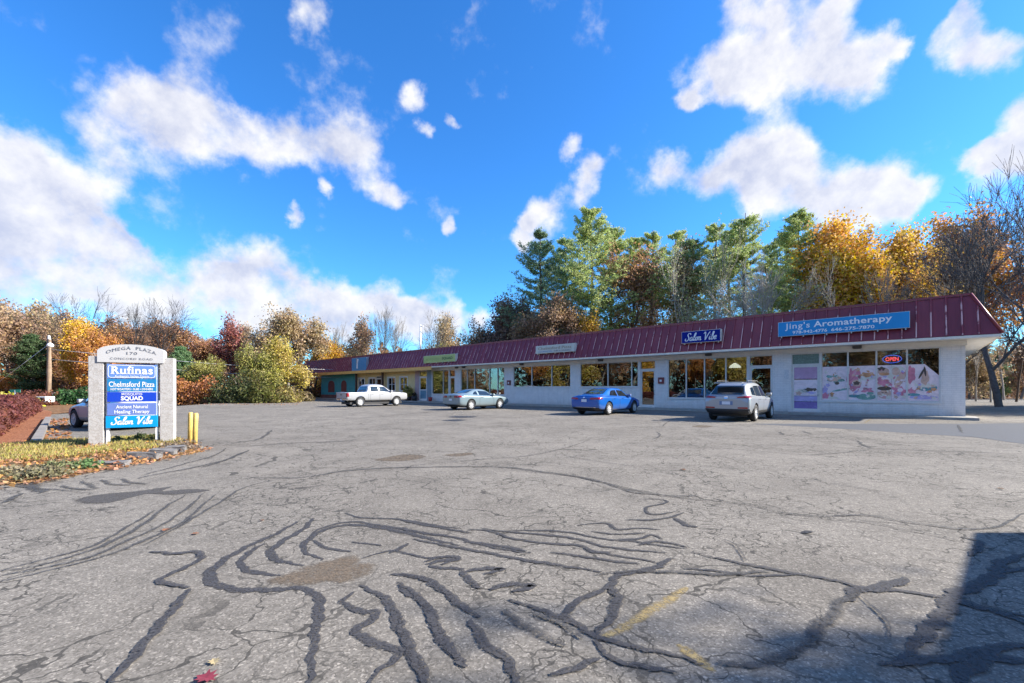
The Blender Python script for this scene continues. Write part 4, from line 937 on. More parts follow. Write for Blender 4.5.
band = [gp(*q) for q in ((-30, 466), (40, 464), (80, 460), (130, 454), (180, 449), (186, 444), (160, 439), (100, 442), (40, 445), (-10, 450))]
pts = [(p.x, p.y, isl_h(p)) for p in in_poly(15000, band, r)]
pts = [p for p in pts if (Vector((p[0], p[1])) - Vector((SL_.x + .1, SL_.y - .3))).length > .42 and math.sin(p[0] * 3.1 + 1.3 * math.sin(p[1] * 2.2)) + r.uniform(-1, 1.6) > -.55]
struct(blades('grass', pts, .10, .007, 'leaf', (.37, .315, .09), 1), 'stuff')
pts = [(p.x, p.y, isl_h(p) + r.uniform(.0, .07)) for p in in_poly(4500, P, r)]
struct(scatter_quads('fallen_leaves', pts, .028, 'leaf', (.40, .20, .08), .55, 2), 'stuff')
e = [P[i] for i in range(7)]; pts = []
for i in range(6):
    for _ in range(150):
        p = e[i].lerp(e[i + 1], r.random()) + Vector((r.gauss(0, .12), r.gauss(-.05, .14), 0)); pts.append((p.x, p.y, .012 + r.random() * .03))
struct(scatter_quads('fallen_leaves', pts, .03, 'leaf', (.42, .22, .10), .8, 3), 'stuff')
def bushlet(name, label, u, v, rad, h, n, size, col, cat='plant', group=None, z=.08, seed=0, stems=6, mat='leaf'):
    p = gp(u, v, z); t = thing(name, label, cat, p, 0, group); rg = np.random.default_rng(seed + 50)
    d = rg.normal(size=(n, 3)); d /= np.linalg.norm(d, axis=1)[:, None]; d[:, 2] = np.abs(d[:, 2]); rr = rg.uniform(.25, 1, n) ** .5
    lob = 1 + .25 * np.sin(d[:, 0] * 5 + seed) * np.cos(d[:, 1] * 4 + seed * 2) + .12 * np.sin(d[:, 2] * 9 + d[:, 0] * 7)
    C = d * (rr * lob)[:, None] * np.array([rad, rad, h]); U, V = rand_axes(rg, n, size)
    f_ = quads_mesh('foliage', C, U, V, mat, t); f_.color = (*col, 1)
    bm = bmesh.new()
    for i in range(stems):
        a = rg.uniform(0, 6.28); k = rg.uniform(.3, .8); q = Vector((math.cos(a) * rad * k, math.sin(a) * rad * k, h * rg.uniform(.6, .9)))
        tube(bm, [(0, 0, -.05), q * .5 + Vector((0, 0, h * .1)), q], [.012 + h * .012, .008 + h * .008, .004 + h * .003], 5)
    s = obj('stem', bm, 'bark', t); s.color = (.12, .08, .05, 1); return t
for u, v, rad, h, col, lb in ((18, 474, .4, .12, (.27, .23, .13), 'low dry grey weed clump at the left front of the grass island'), (62, 469, .3, .14, (.20, .21, .10), 'grey green leafy weed clump on the island front edge'),
        (44, 476, .3, .14, (.2, .18, .10), 'small dry weed clump nearest the asphalt on the island'), (86, 467, .2, .12, (.13, .22, .08), 'small bright green weed tuft on the island edge below the sign'),
        (180, 449, .42, .18, (.25, .19, .13), 'brown dead shrub clump on the island beside the yellow posts'), (163, 441.5, .3, .22, (.07, .09, .03), 'dark green plant at the foot of the right granite post'),
        (141, 441.5, .26, .2, (.08, .11, .03), 'dark green plant under the sign panels'), (118, 443, .22, .14, (.14, .16, .04), 'short yellow green plant inside the left granite post'), (72, 447, .3, .1, (.08, .09, .04), 'flat dark weed patch left of the sign')):
    bushlet('weed', lb, u, v, rad, h, 700, .022, col, 'weed', 'weeds on the grass island', .045, int(u))
for i, (u, v, w_, h_, ry, lb) in enumerate(((163, 456.6, .42, .15, .3, 'tilted dark kerb stone, second from the yellow posts'), (176, 453.6, .34, .16, .45, 'small dark kerb stone closest to the yellow posts'),
        (144, 460.5, .5, .15, .22, 'pale worn kerb stone in the middle of the island edge'), (112, 466.5, .5, .09, .2, 'flat grey kerb slab half buried below the sign'), (197, 449, .16, .07, .1, 'small tan stone lying at the foot of the yellow posts'))):
    p = gp(u, v); bm = bmesh.new(); box(bm, -w_ / 2, w_ / 2, -.11, .11, -.05, h_, bev=.025); bmesh.ops.subdivide_edges(bm, edges=bm.edges[:], cuts=2, use_grid_fill=True)
    for q in bm.verts: q.co += Vector((r.uniform(-1, 1), r.uniform(-1, 1), r.uniform(-1, 1))) * .012
    o = obj('kerb_stone', bm, 'kerbstone', loc=p, rot=(r.uniform(-.12, .12), r.uniform(-.1, .1), ry)); tag(o, lb, 'kerb stone', 'broken kerb stones of the island')
for u, v, lb in ((190, 446.5, 'left one of two yellow steel posts on the island tip'), (194.6, 448, 'right one of two yellow steel posts on the island tip')):
    t = thing('bollard', lb, 'bollard', gp(u, v), 0, 'yellow posts at the island tip')
    bm = bmesh.new(); lathe(bm, [(.0, -.1), (.05, -.1), (.05, .78), (.04, .805), (.0, .81)], 20); obj('post', bm, 'yellowpost', t, rot=(r.uniform(-.02, .02), r.uniform(-.025, .025), 0))
    bm = bmesh.new(); lathe(bm, [(.0512, .02), (.0512, .12)], 14); obj('rust_band', bm, 'rust', t)
# hedge and mulch
h0, h1 = Vector((-12.3, 8.9, 0)), Vector((-29.0, 25.8, 0)); hd = (h1 - h0); hl = hd.length; hd.normalize(); hn = Vector((hd.y, -hd.x, 0))
t = thing('hedge', 'clipped dark red barberry hedge along the mulch bed at the left', 'hedge', h0, math.atan2(hd.y, hd.x))
n = 34000; rg = np.random.default_rng(8); s = rg.uniform(0, hl, n); a = rg.uniform(-.15, math.pi + .15, n); k = rg.uniform(.82, 1.04, n) + .05 * np.sin(s * 1.7) * np.cos(a * 2)
hw, hh = .95, .98; C = np.stack([s, np.sign(np.cos(a)) * np.abs(np.cos(a)) ** .6 * hw * k, np.sign(np.sin(a)) * np.abs(np.sin(a)) ** .55 * hh * k + .03], 1)
U, V = rand_axes(rg, n, .042); f_ = quads_mesh('foliage', C, U, V, 'leaf', t); f_.color = (.15, .045, .035, 1)
bm = bmesh.new(); pr = [(math.copysign(abs(math.cos(q)) ** .6, math.cos(q)) * hw * .8, abs(math.sin(q)) ** .55 * hh * .82) for q in [math.pi * i / 10 for i in range(11)]]
ra = [bm.verts.new((.2, x, z)) for x, z in pr]; rb = [bm.verts.new((hl - .2, x, z)) for x, z in pr]
for i in range(10): bm.faces.new((ra[i], ra[i + 1], rb[i + 1], rb[i]))
bm.faces.new(ra); bm.faces.new(rb[::-1]); o = obj('branches', bm, M('dark_twigs', (.05, .018, .015), .9, .5, 9), t)
bm = bmesh.new(); f = bm.faces.new([bm.verts.new((*gp(*q).xy, .02)) for q in ((-40, 462), (30, 447), (38, 440), (50, 420), (52, 412), (30, 407), (-30, 430))])
bm.normal_update()
if f.normal.z < 0: bmesh.ops.reverse_faces(bm, faces=bm.faces[:])
struct(obj('mulch_bed', bm, 'mulch'))
bm = bmesh.new(); k0, k1 = gp(35.5, 446), gp(48.5, 419.5); kd = (k1 - k0).normalized(); kn = Vector((-kd.y, kd.x, 0)) * .09; L_ = (k1 - k0).length; x = 0
while x < L_ - .3:
    e_ = min(L_, x + 1.6); q = [k0 + kd * x - kn, k0 + kd * (e_ - .03) - kn, k0 + kd * (e_ - .03) + kn, k0 + kd * x + kn]; prism(bm, [(z.x, z.y) for z in q], -.02, .13); x = e_
bmesh.ops.recalc_face_normals(bm, faces=bm.faces[:]); struct(obj('kerb', bm, M('kerb_concrete', (.24, .22, .20), .9, .3, 4, bstr=.3)))
pts = []
for _ in range(500):
    p = k0 + kd * r.uniform(0, L_) - kn * r.uniform(-2, 7); pts.append((p.x, p.y, .015 + r.random() * .02))
for _ in range(1500):
    p = gp(r.uniform(0, 300), r.uniform(401.6, 405)); pts.append((p.x, p.y, .01))
struct(scatter_quads('fallen_leaves', pts, .05, 'leaf', (.34, .15, .06), .7, 9), 'stuff')
def oak_leaf(u, v, size, rz, col, label):
    pts = [(0, -1), (.12, -.6), (.5, -.7), (.35, -.3), (.8, -.2), (.45, .1), (.75, .5), (.3, .4), (0, 1), (-.3, .45), (-.7, .5), (-.45, .1), (-.85, -.15), (-.35, -.3), (-.5, -.7), (-.12, -.6)]
    bm = bmesh.new(); c_ = bm.verts.new((0, 0, .004)); vs = [bm.verts.new((x * size, y * size, .004 + abs(x) * size * .25)) for x, y in pts]
    for i in range(len(vs)): bm.faces.new((c_, vs[i], vs[(i + 1) % len(vs)]))
    o = obj('fallen_leaf', bm, M('dry_leaf', col, .7, .3, 30), loc=gp(u, v) + Vector((0, 0, .004)), rot=(0, 0, rz)); tag(o, label, 'leaf', 'single leaves on the asphalt')
oak_leaf(206, 679.5, .06, 1.3, (.22, .03, .045), 'dark red oak leaf lying on the asphalt at the bottom edge')
oak_leaf(214, 663, .035, .7, (.42, .33, .17), 'small tan curled leaf on the asphalt just above the red leaf')
oak_leaf(166, 530.5, .05, .3, (.25, .10, .04), 'brown leaf on the asphalt left of the long skid lines'); oak_leaf(195, 534.5, .04, 2.0, (.22, .10, .05), 'brown leaf on the asphalt right of its twin near the skid lines')
oak_leaf(262, 521, .03, 1.2, (.2, .1, .05), 'tiny brown leaf on open asphalt in front of the sign'); oak_leaf(683, 470, .06, .4, (.24, .10, .04), 'rusty leaf on the asphalt in front of the blue sedan')
oak_leaf(1000, 489, .05, .4, (.22, .12, .05), 'brown leaf on the asphalt near the right edge')

# ------------------------------------------------------------------ poles and small roadside things
def world_thing(name, label, cat, u, y, rz=0, group=None, z=0): return thing(name, label, cat, ((u - PX) / FOC * y, y, z), rz, group)
t = world_thing('utility_pole', 'weathered wooden utility pole with a small lamp left of the plaza sign', 'utility pole', 49, 40)
bm = bmesh.new(); tube(bm, [(0, 0, -.3), (.02, 0, 3), (0, 0, 5.9)], [.20, .18, .15], 10); obj('pole', bm, 'wood', t)
bm = bmesh.new(); tube(bm, [(0, 0, 5.9), (0, 0, 6.25)], [.14, .07], 8); obj('cap', bm, 'white', t)
bm = bmesh.new(); tube(bm, [(.1, -.1, 5.3), (.5, -.4, 5.5)], .03, 6); lathe(bm, [(.05, .2), (.2, .1), (.26, -.05), (.18, -.2), (0, -.22)], 14, origin=(.55, -.42, 5.35)); obj('lamp', bm, 'white', t)
bm = bmesh.new(); tube(bm, [(-.1, 0, 5.4), (-6.5, -.5, .1)], .018, 5); obj('guy_wire', bm, 'metal', t)
bm = bmesh.new(); tube(bm, [(-4.6, -.36, 1.65), (-6.3, -.49, .25)], .055, 6); obj('guy_guard', bm, 'white', t)
for z0_, z1_, lb in ((5.0, 4.2, 'upper thin grey wire running right from the utility pole'), (4.1, 3.1, 'lower thin grey wire running right from the utility pole')):
    a, b = Vector((-42, 40, z0_)), Vector((-19, 66, z1_)); bm = bmesh.new(); tube(bm, [a.lerp(b, i / 14) - Vector((0, 0, .5 * math.sin(math.pi * i / 14))) for i in range(15)], .022, 4)
    tag(obj('overhead_wire', bm, 'metal'), lb, 'wire', 'wires from the utility pole')
t = world_thing('street_sign', 'small green street name sign on a thin post beyond the hedge', 'street sign', 15, 34)
bm = bmesh.new(); tube(bm, [(0, 0, -.1), (0, 0, 1.3)], .035, 8); obj('post', bm, 'metal', t)
bm = bmesh.new(); box(bm, -.42, .42, -.012, .012, 1.12, 1.34, bev=.01); obj('blade', bm, M('sign_green_blade', (.02, .30, .22), .4, .1, 6), t)
t = world_thing('mailbox', 'white roadside box on a short post beside the utility pole', 'box', 44, 38)
bm = bmesh.new(); box(bm, -.55, .55, -.4, .4, .25, .75, bev=.06); obj('body', bm, 'white', t)
bm = bmesh.new(); box(bm, -.08, .08, -.08, .08, -.1, .25); obj('post', bm, 'wood', t); bm = bmesh.new(); box(bm, .1, .45, -.42, -.402, .32, .66, bev=.01); obj('door', bm, 'dgrey', t)
t = world_thing('boulder', 'broad grey lichened boulder at the foot of the utility pole', 'boulder', 59, 42)
bm = bmesh.new(); bmesh.ops.create_icosphere(bm, subdivisions=4, radius=1)
from mathutils import noise as mn
for v in bm.verts:
    d = mn.noise(v.co * 1.6) * .3 + mn.noise(v.co * 5) * .1; v.co *= 1 + d; v.co.x *= 1.5; v.co.y *= .9; v.co.z = v.co.z * .95 + .1
bmesh.ops.recalc_face_normals(bm, faces=bm.faces[:]); obj('rock', bm, 'kerbstone', t)
t = thing('potted_shrub', 'yellow green shrub in a dark pot by the yellow wall', 'potted plant', sd(fs(408, .7), .7, .12), BANG)
bm = bmesh.new(); lathe(bm, [(.0, .0), (.26, .0), (.34, .42), (.3, .42), (.28, .36), (0, .36)], 18); obj('pot', bm, 'blackpl', t)
rg = np.random.default_rng(4); d = rg.normal(size=(900, 3)); d /= np.linalg.norm(d, axis=1)[:, None]; C = d * (rg.uniform(.3, 1, (900, 1)) ** .5) * np.array([.55, .55, .65]) + np.array([0, 0, 1.0]); U, V = rand_axes(rg, 900, .06)
f_ = quads_mesh('foliage', C, U, V, 'leaf', t); f_.color = (.30, .26, .05, 1)
t = thing('planter', 'round black planter pot with drooping dark plant left of the blue door', 'planter', sd(fs(414.3, .55), .55, .12), BANG)
bm = bmesh.new(); lathe(bm, [(.0, .0), (.25, .0), (.32, .5), (.26, .5), (.24, .4), (0, .4)], 18); obj('pot', bm, 'blackpl', t)
rg = np.random.default_rng(6); d = rg.normal(size=(300, 3)); d /= np.linalg.norm(d, axis=1)[:, None]; U, V = rand_axes(rg, 300, .06); f_ = quads_mesh('foliage', d * .3 * rg.uniform(.4, 1, (300, 1)) + np.array([0, 0, .62]), U, V, 'leaf', t); f_.color = (.06, .05, .03, 1)
t = thing('bucket', 'small red bucket standing on the pavement right of the blue door', 'bucket', sd(fs(430.3, .5), .5, .12), BANG)
bm = bmesh.new(); lathe(bm, [(.0, .0), (.17, .0), (.23, .42), (.21, .42), (.16, .04), (0, .04)], 18); obj('pail', bm, M('red_plastic', (.42, .04, .03), .45, .1, 6), t)
bm = bmesh.new(); tube(bm, [(.23 * math.cos(q), .0, .4 + .2 * math.sin(q)) for q in [math.pi * i / 10 for i in range(11)]], .01, 5); obj('handle', bm, 'metal', t)

# ------------------------------------------------------------------ vehicles
HEAD = math.atan2(-B.y, -B.x)
def car_body(stations, wheels, wr, width, paint, bed=None):
    """loft of half sections with subdivision, wheel wells cut out"""
    bm = bmesh.new(); rings = []
    for (x, w, zb, zs, wg, wrf, zr) in stations:
        zm = zb + (zs - zb) * .52
        half = [(0, zb), (w * .78, zb), (w * .965, zb + .09), (w, zm), (w * .985, zs - .05), (min(w * .95, wg + .05), zs), (wg, zs + .02), (wrf, zr - .05), (wrf * .8, zr), (0, zr + .015)]
        ring = [bm.verts.new((x, y, z)) for y, z in half] + [bm.verts.new((x, -y, z)) for y, z in half[-2:0:-1]]
        rings.append(ring)
    k = len(rings[0])
    for a, b in zip(rings, rings[1:]):
        for i in range(k): bm.faces.new((a[i], b[i], b[(i + 1) % k], a[(i + 1) % k]))
    bm.faces.new(rings[0]); bm.faces.new(rings[-1][::-1])
    bmesh.ops.recalc_face_normals(bm, faces=bm.faces[:])
    cl = bm.edges.layers.float.new('crease_edge')
    for e in bm.edges:
        a, b = e.verts
        if all(any(v in (rg_[4], rg_[k - 4], rg_[5], rg_[k - 5]) for rg_ in rings) for v in (a, b)) and abs(a.co.x - b.co.x) > .01: e[cl] = .35
    for rg_ in (rings[0], rings[-1]):
        for i in range(k):
            e = bm.edges.get((rg_[i], rg_[(i + 1) % k]))
            if e: e[cl] = .75
    me = bpy.data.meshes.new('body'); bm.to_mesh(me); bm.free()
    o = bpy.data.objects.new('body', me); COL.objects.link(o)
    md = o.modifiers.new('sub', 'SUBSURF'); md.levels = md.render_levels = 3
    cutters = []
    def cutter(bmc):
        mc = bpy.data.meshes.new('cut'); bmesh.ops.recalc_face_normals(bmc, faces=bmc.faces[:]); bmc.to_mesh(mc); bmc.free(); c = bpy.data.objects.new('cut', mc); COL.objects.link(c); cutters.append(c)
        m_ = o.modifiers.new('bool', 'BOOLEAN'); m_.operation = 'DIFFERENCE'; m_.object = c; m_.solver = 'EXACT'
    for wx in wheels:
        for sgn in (1, -1):
            b2 = bmesh.new(); R_ = wr + .055
            y0, y1 = sgn * (width - .28), sgn * (width + .3); rr = []
            for y in (y0, y1): rr.append([b2.verts.new((wx + R_ * math.cos(t), y, wr + .01 + R_ * math.sin(t))) for t in [2 * math.pi * i / 28 for i in range(28)]])
            for i in range(28): b2.faces.new((rr[0][i], rr[0][(i + 1) % 28], rr[1][(i + 1) % 28], rr[1][i]))
            b2.faces.new(rr[0]); b2.faces.new(rr[1]); cutter(b2)
    if bed:
        b2 = bmesh.new(); box(b2, *bed); cutter(b2)
    dg = bpy.context.evaluated_depsgraph_get(); dg.update()
    out = bpy.data.meshes.new_from_object(o.evaluated_get(dg))
    for c in cutters: bpy.data.objects.remove(c)
    bpy.data.objects.remove(o); out.materials.clear(); out.materials.append(paint); out.materials.append(MT['blackpl'])
    for p in out.polygons:
        p.use_smooth = True; p.material_index = 0
        c = p.center
        for wx in wheels:
            dd = math.hypot(c.x - wx, c.z - wr - .01)
            if dd < wr + .058 and abs(c.y) < width - .02 and (abs(p.normal.y) < .3 or abs(abs(c.y) - (width - .28)) < .01): p.material_index = 1; p.use_smooth = False
        if bed and bed[0] + .0 < c.x < bed[1] and abs(c.y) < bed[3] + .01 and c.z > bed[4] - .01 and c.z < 1.3 and (abs(p.normal.y) > .9 and abs(c.y) < bed[3] + .006 or c.z < bed[4] + .01): p.material_index = 1
    return out
def decal(bvh, name, poly, side, mat, parent, off=.006, fine=.09):
    bm = bmesh.new()
    mk = {'R': lambda a, b: (a, -3, b), 'L': lambda a, b: (a, 3, b), 'B': lambda a, b: (-3, a, b), 'F': lambda a, b: (9, a, b)}[side]
    dr = {'R': (0, 1, 0), 'L': (0, -1, 0), 'B': (1, 0, 0), 'F': (-1, 0, 0)}[side]; dr = Vector(dr)
    f = bm.faces.new([bm.verts.new(mk(*p)) for p in poly]); bmesh.ops.triangulate(bm, faces=[f])
    for _ in range(5):
        le = [e for e in bm.edges if e.calc_length() > fine]
        if not le: break
        bmesh.ops.subdivide_edges(bm, edges=le, cuts=1); bmesh.ops.triangulate(bm, faces=bm.faces[:])
    kill = []
    for v in bm.verts:
        h, nn, _, _ = bvh.ray_cast(v.co, dr)
        if h is None: kill.append(v); continue
        v.co = h - dr * off * .4 + nn * off * (1 if nn.dot(dr) < 0 else -1)
    if kill: bmesh.ops.delete(bm, geom=kill, context='VERTS')
    for f in bm.faces:
        f.smooth = True
        f.normal_update()
        if f.normal.dot(dr) > 0: f.normal_flip()
    return obj(name, bm, mat, parent)
def line(a, b, w=.012):
    d = Vector((b[0] - a[0], b[1] - a[1])).normalized(); n_ = Vector((-d.y, d.x)) * w / 2
    return [(a[0] + n_.x, a[1] + n_.y), (b[0] + n_.x, b[1] + n_.y), (b[0] - n_.x, b[1] - n_.y), (a[0] - n_.x, a[1] - n_.y)]
def wheel(root, x, y, r, rimmat, spokes=5, wd=.22):
    sgn = 1 if y > 0 else -1
    bm = bmesh.new(); lathe(bm, [(.0, .02), (.06, .03), (.06, wd * .42)], 16, 'y', mi=0)
    for v in bm.verts: v.co.y *= sgn
    bmesh.ops.recalc_face_normals(bm, faces=bm.faces[:]); w_ = obj('wheel', bm, 'dgrey', root, loc=(x, y, r))
    bm = bmesh.new(); h = wd / 2; lathe(bm, [(r * .66, -h), (r * .9, -h), (r * .985, -h * .75), (r, -h * .3), (r, h * .3), (r * .985, h * .75), (r * .9, h), (r * .66, h), (r * .64, h * .6), (r * .64, -h)], 36, 'y')
    bmesh.ops.recalc_face_normals(bm, faces=bm.faces[:]); obj('tyre', bm, 'tyre', w_)
    bm = bmesh.new(); lathe(bm, [(r * .69, h * .95), (r * .63, h * .9), (r * .58, h * .1), (.0, h * .05)], 36, 'y')
    for i in range(spokes):
        a = 2 * math.pi * i / spokes
        for dx in ((-.035, .035) if spokes <= 6 else (0,)):
            v = Matrix.Rotation(a, 3, 'Y'); p0 = v @ Vector((dx * .5, h * .78, .0)); p1 = v @ Vector((dx * 1.6, h * .86, r * .66)); q = v @ Vector((.03, 0, 0)); s_ = v @ Vector((.034, 0, 0))
            dn = Vector((0, -.03, 0)); vs = [bm.verts.new(z) for z in (p0 - q * .7, p0 + q * .7, p1 + s_ * .6, p1 - s_ * .6)]; vd = [bm.verts.new(z.co + dn) for z in vs]
            bm.faces.new(vs); 
            for i2 in range(4): bm.faces.new((vs[i2], vd[i2], vd[(i2 + 1) % 4], vs[(i2 + 1) % 4]))
    lathe(bm, [(.0, h * .9), (r * .17, h * .88), (r * .19, h * .5)], 16, 'y')
    for v in bm.verts: v.co.y *= sgn
    bmesh.ops.recalc_face_normals(bm, faces=bm.faces[:]); obj('rim', bm, rimmat, w_)
def mirror_pod(root, x, y, z, paint):
    sgn = 1 if y > 0 else -1; bm = bmesh.new(); box(bm, -.07, .09, -.02 * sgn if sgn > 0 else -.2, .2 if sgn > 0 else .02, -.06, .08, bev=.03); obj('mirror', bm, paint, root, loc=(x, y, z), smooth=True)
def handle(bvh, root, x, z, paint, w=.2):
    for sd_ in 'RL': decal(bvh, 'door_handle', [(x, z), (x + w, z + .004), (x + w, z + .034), (x, z + .03)], sd_, paint, root, .025)
def build_car(name, label, loc, head, spec, cat='car', group='cars parked facing the shops'):
    root = thing(name, label, cat, loc, head, group); L = spec['L']; hw = spec['w']; paint = spec['paint']
    me = car_body(spec['st'], spec['wx'], spec['wr'], hw, paint, spec.get('bed'))
    b = bpy.data.objects.new('body', me); COL.objects.link(b); b.parent = root
    bvh = BVHTree.FromPolygons([v.co for v in me.vertices], [tuple(p.vertices) for p in me.polygons])
    D = lambda nm, poly, side, mat, off=.006, fine=.09: decal(bvh, nm, poly, side, mat, root, off, fine)
    for poly in spec['side']:
        for s_d in 'RL': D('side_window', poly, s_d, 'carglass', .008)
    for poly in spec.get('trim', []):
        for s_d in 'RL': D('window_trim', poly, s_d, 'blackpl', .005)
    D('rear_window', spec['rear'], 'B', 'carglass', .008); D('windscreen', spec['front'], 'F', 'carglass', .008)
    for x in spec['doors']:
        for s_d in 'RL': D('door_gap', line((x[0], x[1]), (x[2], x[3]), .014), s_d, 'blackpl', .003)
    for x, z in spec['handles']: handle(bvh, root, x, z, spec.get('hmat', paint))
    for poly, m in spec['tail']:
        D('tail_light', poly, 'B', m, .012, .05)
        D('tail_light', [(-y, z) for y, z in poly][::-1], 'B', m, .012, .05)
    for poly in spec.get('tailside', []):
        for s_d in 'RL': D('tail_light', poly, s_d, 'red', .010, .05)
    for poly in spec['head']:
        D('headlight', poly, 'F', 'amber', .012, .05); D('headlight', [(-y, z) for y, z in poly][::-1], 'F', 'amber', .012, .05)
    for poly in spec.get('headside', []):
        for s_d in 'RL': D('headlight', poly, s_d, 'amber', .010, .05)
    for poly, m, nm, side in spec.get('extra', []): D(nm, poly, side, m, .008 + .004 * spec['extra'].index((poly, m, nm, side)), .06)
    for x in spec['wx']:
        for y in (hw - .115, -(hw - .115)): wheel(root, x, y, spec['wr'], spec['rim'], spec.get('spokes', 5))
    for y in (hw - .11, -(hw - .11)): mirror_pod(root, spec['mir'][0], y, spec['mir'][1], paint)
    bm = bmesh.new(); box(bm, .35, L - .4, -hw * .72, hw * .72, .2, .36); obj('underbody', bm, 'blackpl', root)
    return root
def rear_wheel_to_root(u, v, spec, head):
    """place the car so that its right rear tyre touches the ground at photo point u, v"""
    p = gp(u, v); c_, s__ = math.cos(head), math.sin(head); lx, ly = spec['wx'][0], -(spec['w'] - .1)
    return (p.x - (lx * c_ - ly * s__), p.y - (lx * s__ + ly * c_), 0)
silver = mat_paint('silver_paint', (.35, .368, .385), .32, .35); bluep = mat_paint('blue_paint', (.004, .10, .40), .28, .1)
icyp = mat_paint('pale_blue_silver_paint', (.22, .295, .325), .3, .35); whitep = mat_paint('white_car_paint', (.39, .395, .40), .32, .15); greyp = mat_paint('grey_silver_paint', (.45, .46, .48), .32, .2)

SUV = dict(L=4.6, w=.93, wr=.36, wx=(.95, 3.72), paint=silver, rim='rim', mir=(3.15, 1.12), spokes=5, st=[
    (0, .80, .46, .86, .70, .62, .98), (.05, .89, .36, .98, .78, .72, 1.08), (.16, .92, .30, 1.06, .80, .74, 1.16), (.46, .93, .26, 1.06, .80, .64, 1.46), (.72, .93, .25, 1.05, .81, .60, 1.62), (1.2, .93, .24, 1.03, .82, .62, 1.68), (1.9, .93, .24, 1.01, .82, .62, 1.69),
    (2.5, .93, .24, 1.0, .82, .65, 1.66), (2.85, .93, .24, .99, .81, .63, 1.58), (3.45, .93, .24, 1.0, .80, .70, 1.12), (3.9, .92, .25, .96, .78, .66, 1.04), (4.35, .88, .28, .84, .72, .56, .92), (4.55, .80, .36, .70, .64, .46, .78), (4.6, .72, .42, .62, .56, .4, .68)],
    side=[[(1.35, 1.08), (2.15, 1.06), (2.13, 1.52), (1.45, 1.5)], [(2.25, 1.06), (3.18, 1.05), (2.78, 1.47), (2.24, 1.52)], [(.78, 1.13), (1.26, 1.09), (1.34, 1.46), (.95, 1.42)]],
    rear=[(-.66, 1.14), (.66, 1.14), (.56, 1.50), (-.56, 1.50)], front=[(-.72, 1.1), (.72, 1.1), (.56, 1.52), (-.56, 1.52)],
    doors=[(2.2, .42, 2.2, 1.0), (3.25, .42, 3.25, .98), (1.3, .72, 1.34, 1.02)], handles=[(1.5, .93), (2.45, .92)],
    tail=[([(.40, .985), (.86, 1.0), (.87, 1.07), (.50, 1.055)], 'red'), ([(.45, .56), (.82, .56), (.82, .62), (.45, .61)], 'red')], tailside=[[(.02, 1.0), (.30, 1.02), (.22, 1.075), (.04, 1.075)]],
    head=[[(.45, .80), (.78, .78), (.78, .88), (.5, .86)]], headside=[[(4.2, .82), (4.45, .8), (4.45, .86), (4.2, .9)]],
    extra=[([(-.85, .30), (.85, .30), (.88, .54), (-.88, .54)], 'blackpl', 'bumper', 'B'), ([(-.26, .70), (.26, .70), (.26, .86), (-.26, .86)], mat_paint('plate_recess', (.12, .2, .36), .4), 'plate_recess', 'B'), ([(-.16, .72), (.16, .72), (.16, .85), (-.16, .85)], 'plate', 'licence_plate', 'B'),
           ([(-.07, .97), (.07, .97), (.07, 1.05), (-.07, 1.05)], 'chrome', 'emblem', 'B'), ([(.45, .40), (3.2, .34), (3.2, .46), (1.4, .46), (.5, .56)], 'blackpl', 'sill_cladding', 'R'), ([(.45, .40), (3.2, .34), (3.2, .46), (1.4, .46), (.5, .56)], 'blackpl', 'sill_cladding', 'L'),
           ([(-.6, .5), (.6, .5), (.62, .78), (-.62, .78)], 'blackpl', 'grille', 'F')])
SEDAN = dict(L=4.85, w=.925, wr=.34, wx=(1.02, 3.84), paint=bluep, rim='rim', mir=(3.2, 1.0), spokes=5, st=[
    (0, .78, .42, .80, .68, .55, .92), (.05, .87, .32, .92, .74, .64, 1.01), (.2, .91, .26, .98, .77, .68, 1.06), (.62, .92, .22, 1.0, .78, .68, 1.09), (.9, .925, .21, .99, .78, .64, 1.17), (1.5, .925, .2, .97, .79, .58, 1.40), (2.0, .925, .2, .95, .79, .59, 1.45), (2.6, .925, .2, .93, .79, .59, 1.45),
    (2.98, .925, .2, .92, .79, .57, 1.38), (3.7, .925, .2, .92, .78, .66, 1.0), (4.1, .915, .21, .87, .76, .62, .92), (4.55, .88, .25, .76, .70, .52, .80), (4.8, .76, .33, .62, .6, .42, .68), (4.85, .68, .38, .56, .5, .36, .6)],
    side=[[(1.28, 1.03), (2.1, 1.0), (2.08, 1.32), (1.62, 1.29)], [(2.2, 1.0), (3.3, .97), (2.86, 1.27), (2.2, 1.325)]], trim=[],
    rear=[(-.62, 1.12), (.62, 1.12), (.50, 1.36), (-.50, 1.36)], front=[(-.7, 1.02), (.7, 1.02), (.52, 1.34), (-.52, 1.34)],
    doors=[(2.15, .34, 2.15, .94), (3.28, .36, 3.3, .94), (1.36, .66, 1.3, .98)], handles=[(1.5, .86), (2.4, .85)],
    tail=[([(.34, .83), (.84, .83), (.85, .93), (.42, .92)], 'red')], tailside=[[(.03, .83), (.36, .87), (.30, .95), (.05, .93)]],
    head=[[(.5, .66), (.78, .68), (.74, .76), (.52, .74)]], headside=[[(4.35, .70), (4.68, .66), (4.62, .73), (4.35, .77)]],
    extra=[([(-.8, .27), (.8, .27), (.82, .40), (-.82, .40)], 'blackpl', 'bumper_insert', 'B'), ([(-.16, .70), (.16, .70), (.16, .84), (-.16, .84)], 'plate', 'licence_plate', 'B'), ([(-.06, .9), (.06, .9), (.06, .96), (-.06, .96)], 'chrome', 'emblem', 'B'), ([(-.5, .32), (.5, .32), (.4, .62), (-.4, .62)], 'blackpl', 'grille', 'F'),
           ([(-.7, .41), (.7, .41), (.7, .435), (-.7, .435)], 'chrome', 'bumper_strip', 'B')])
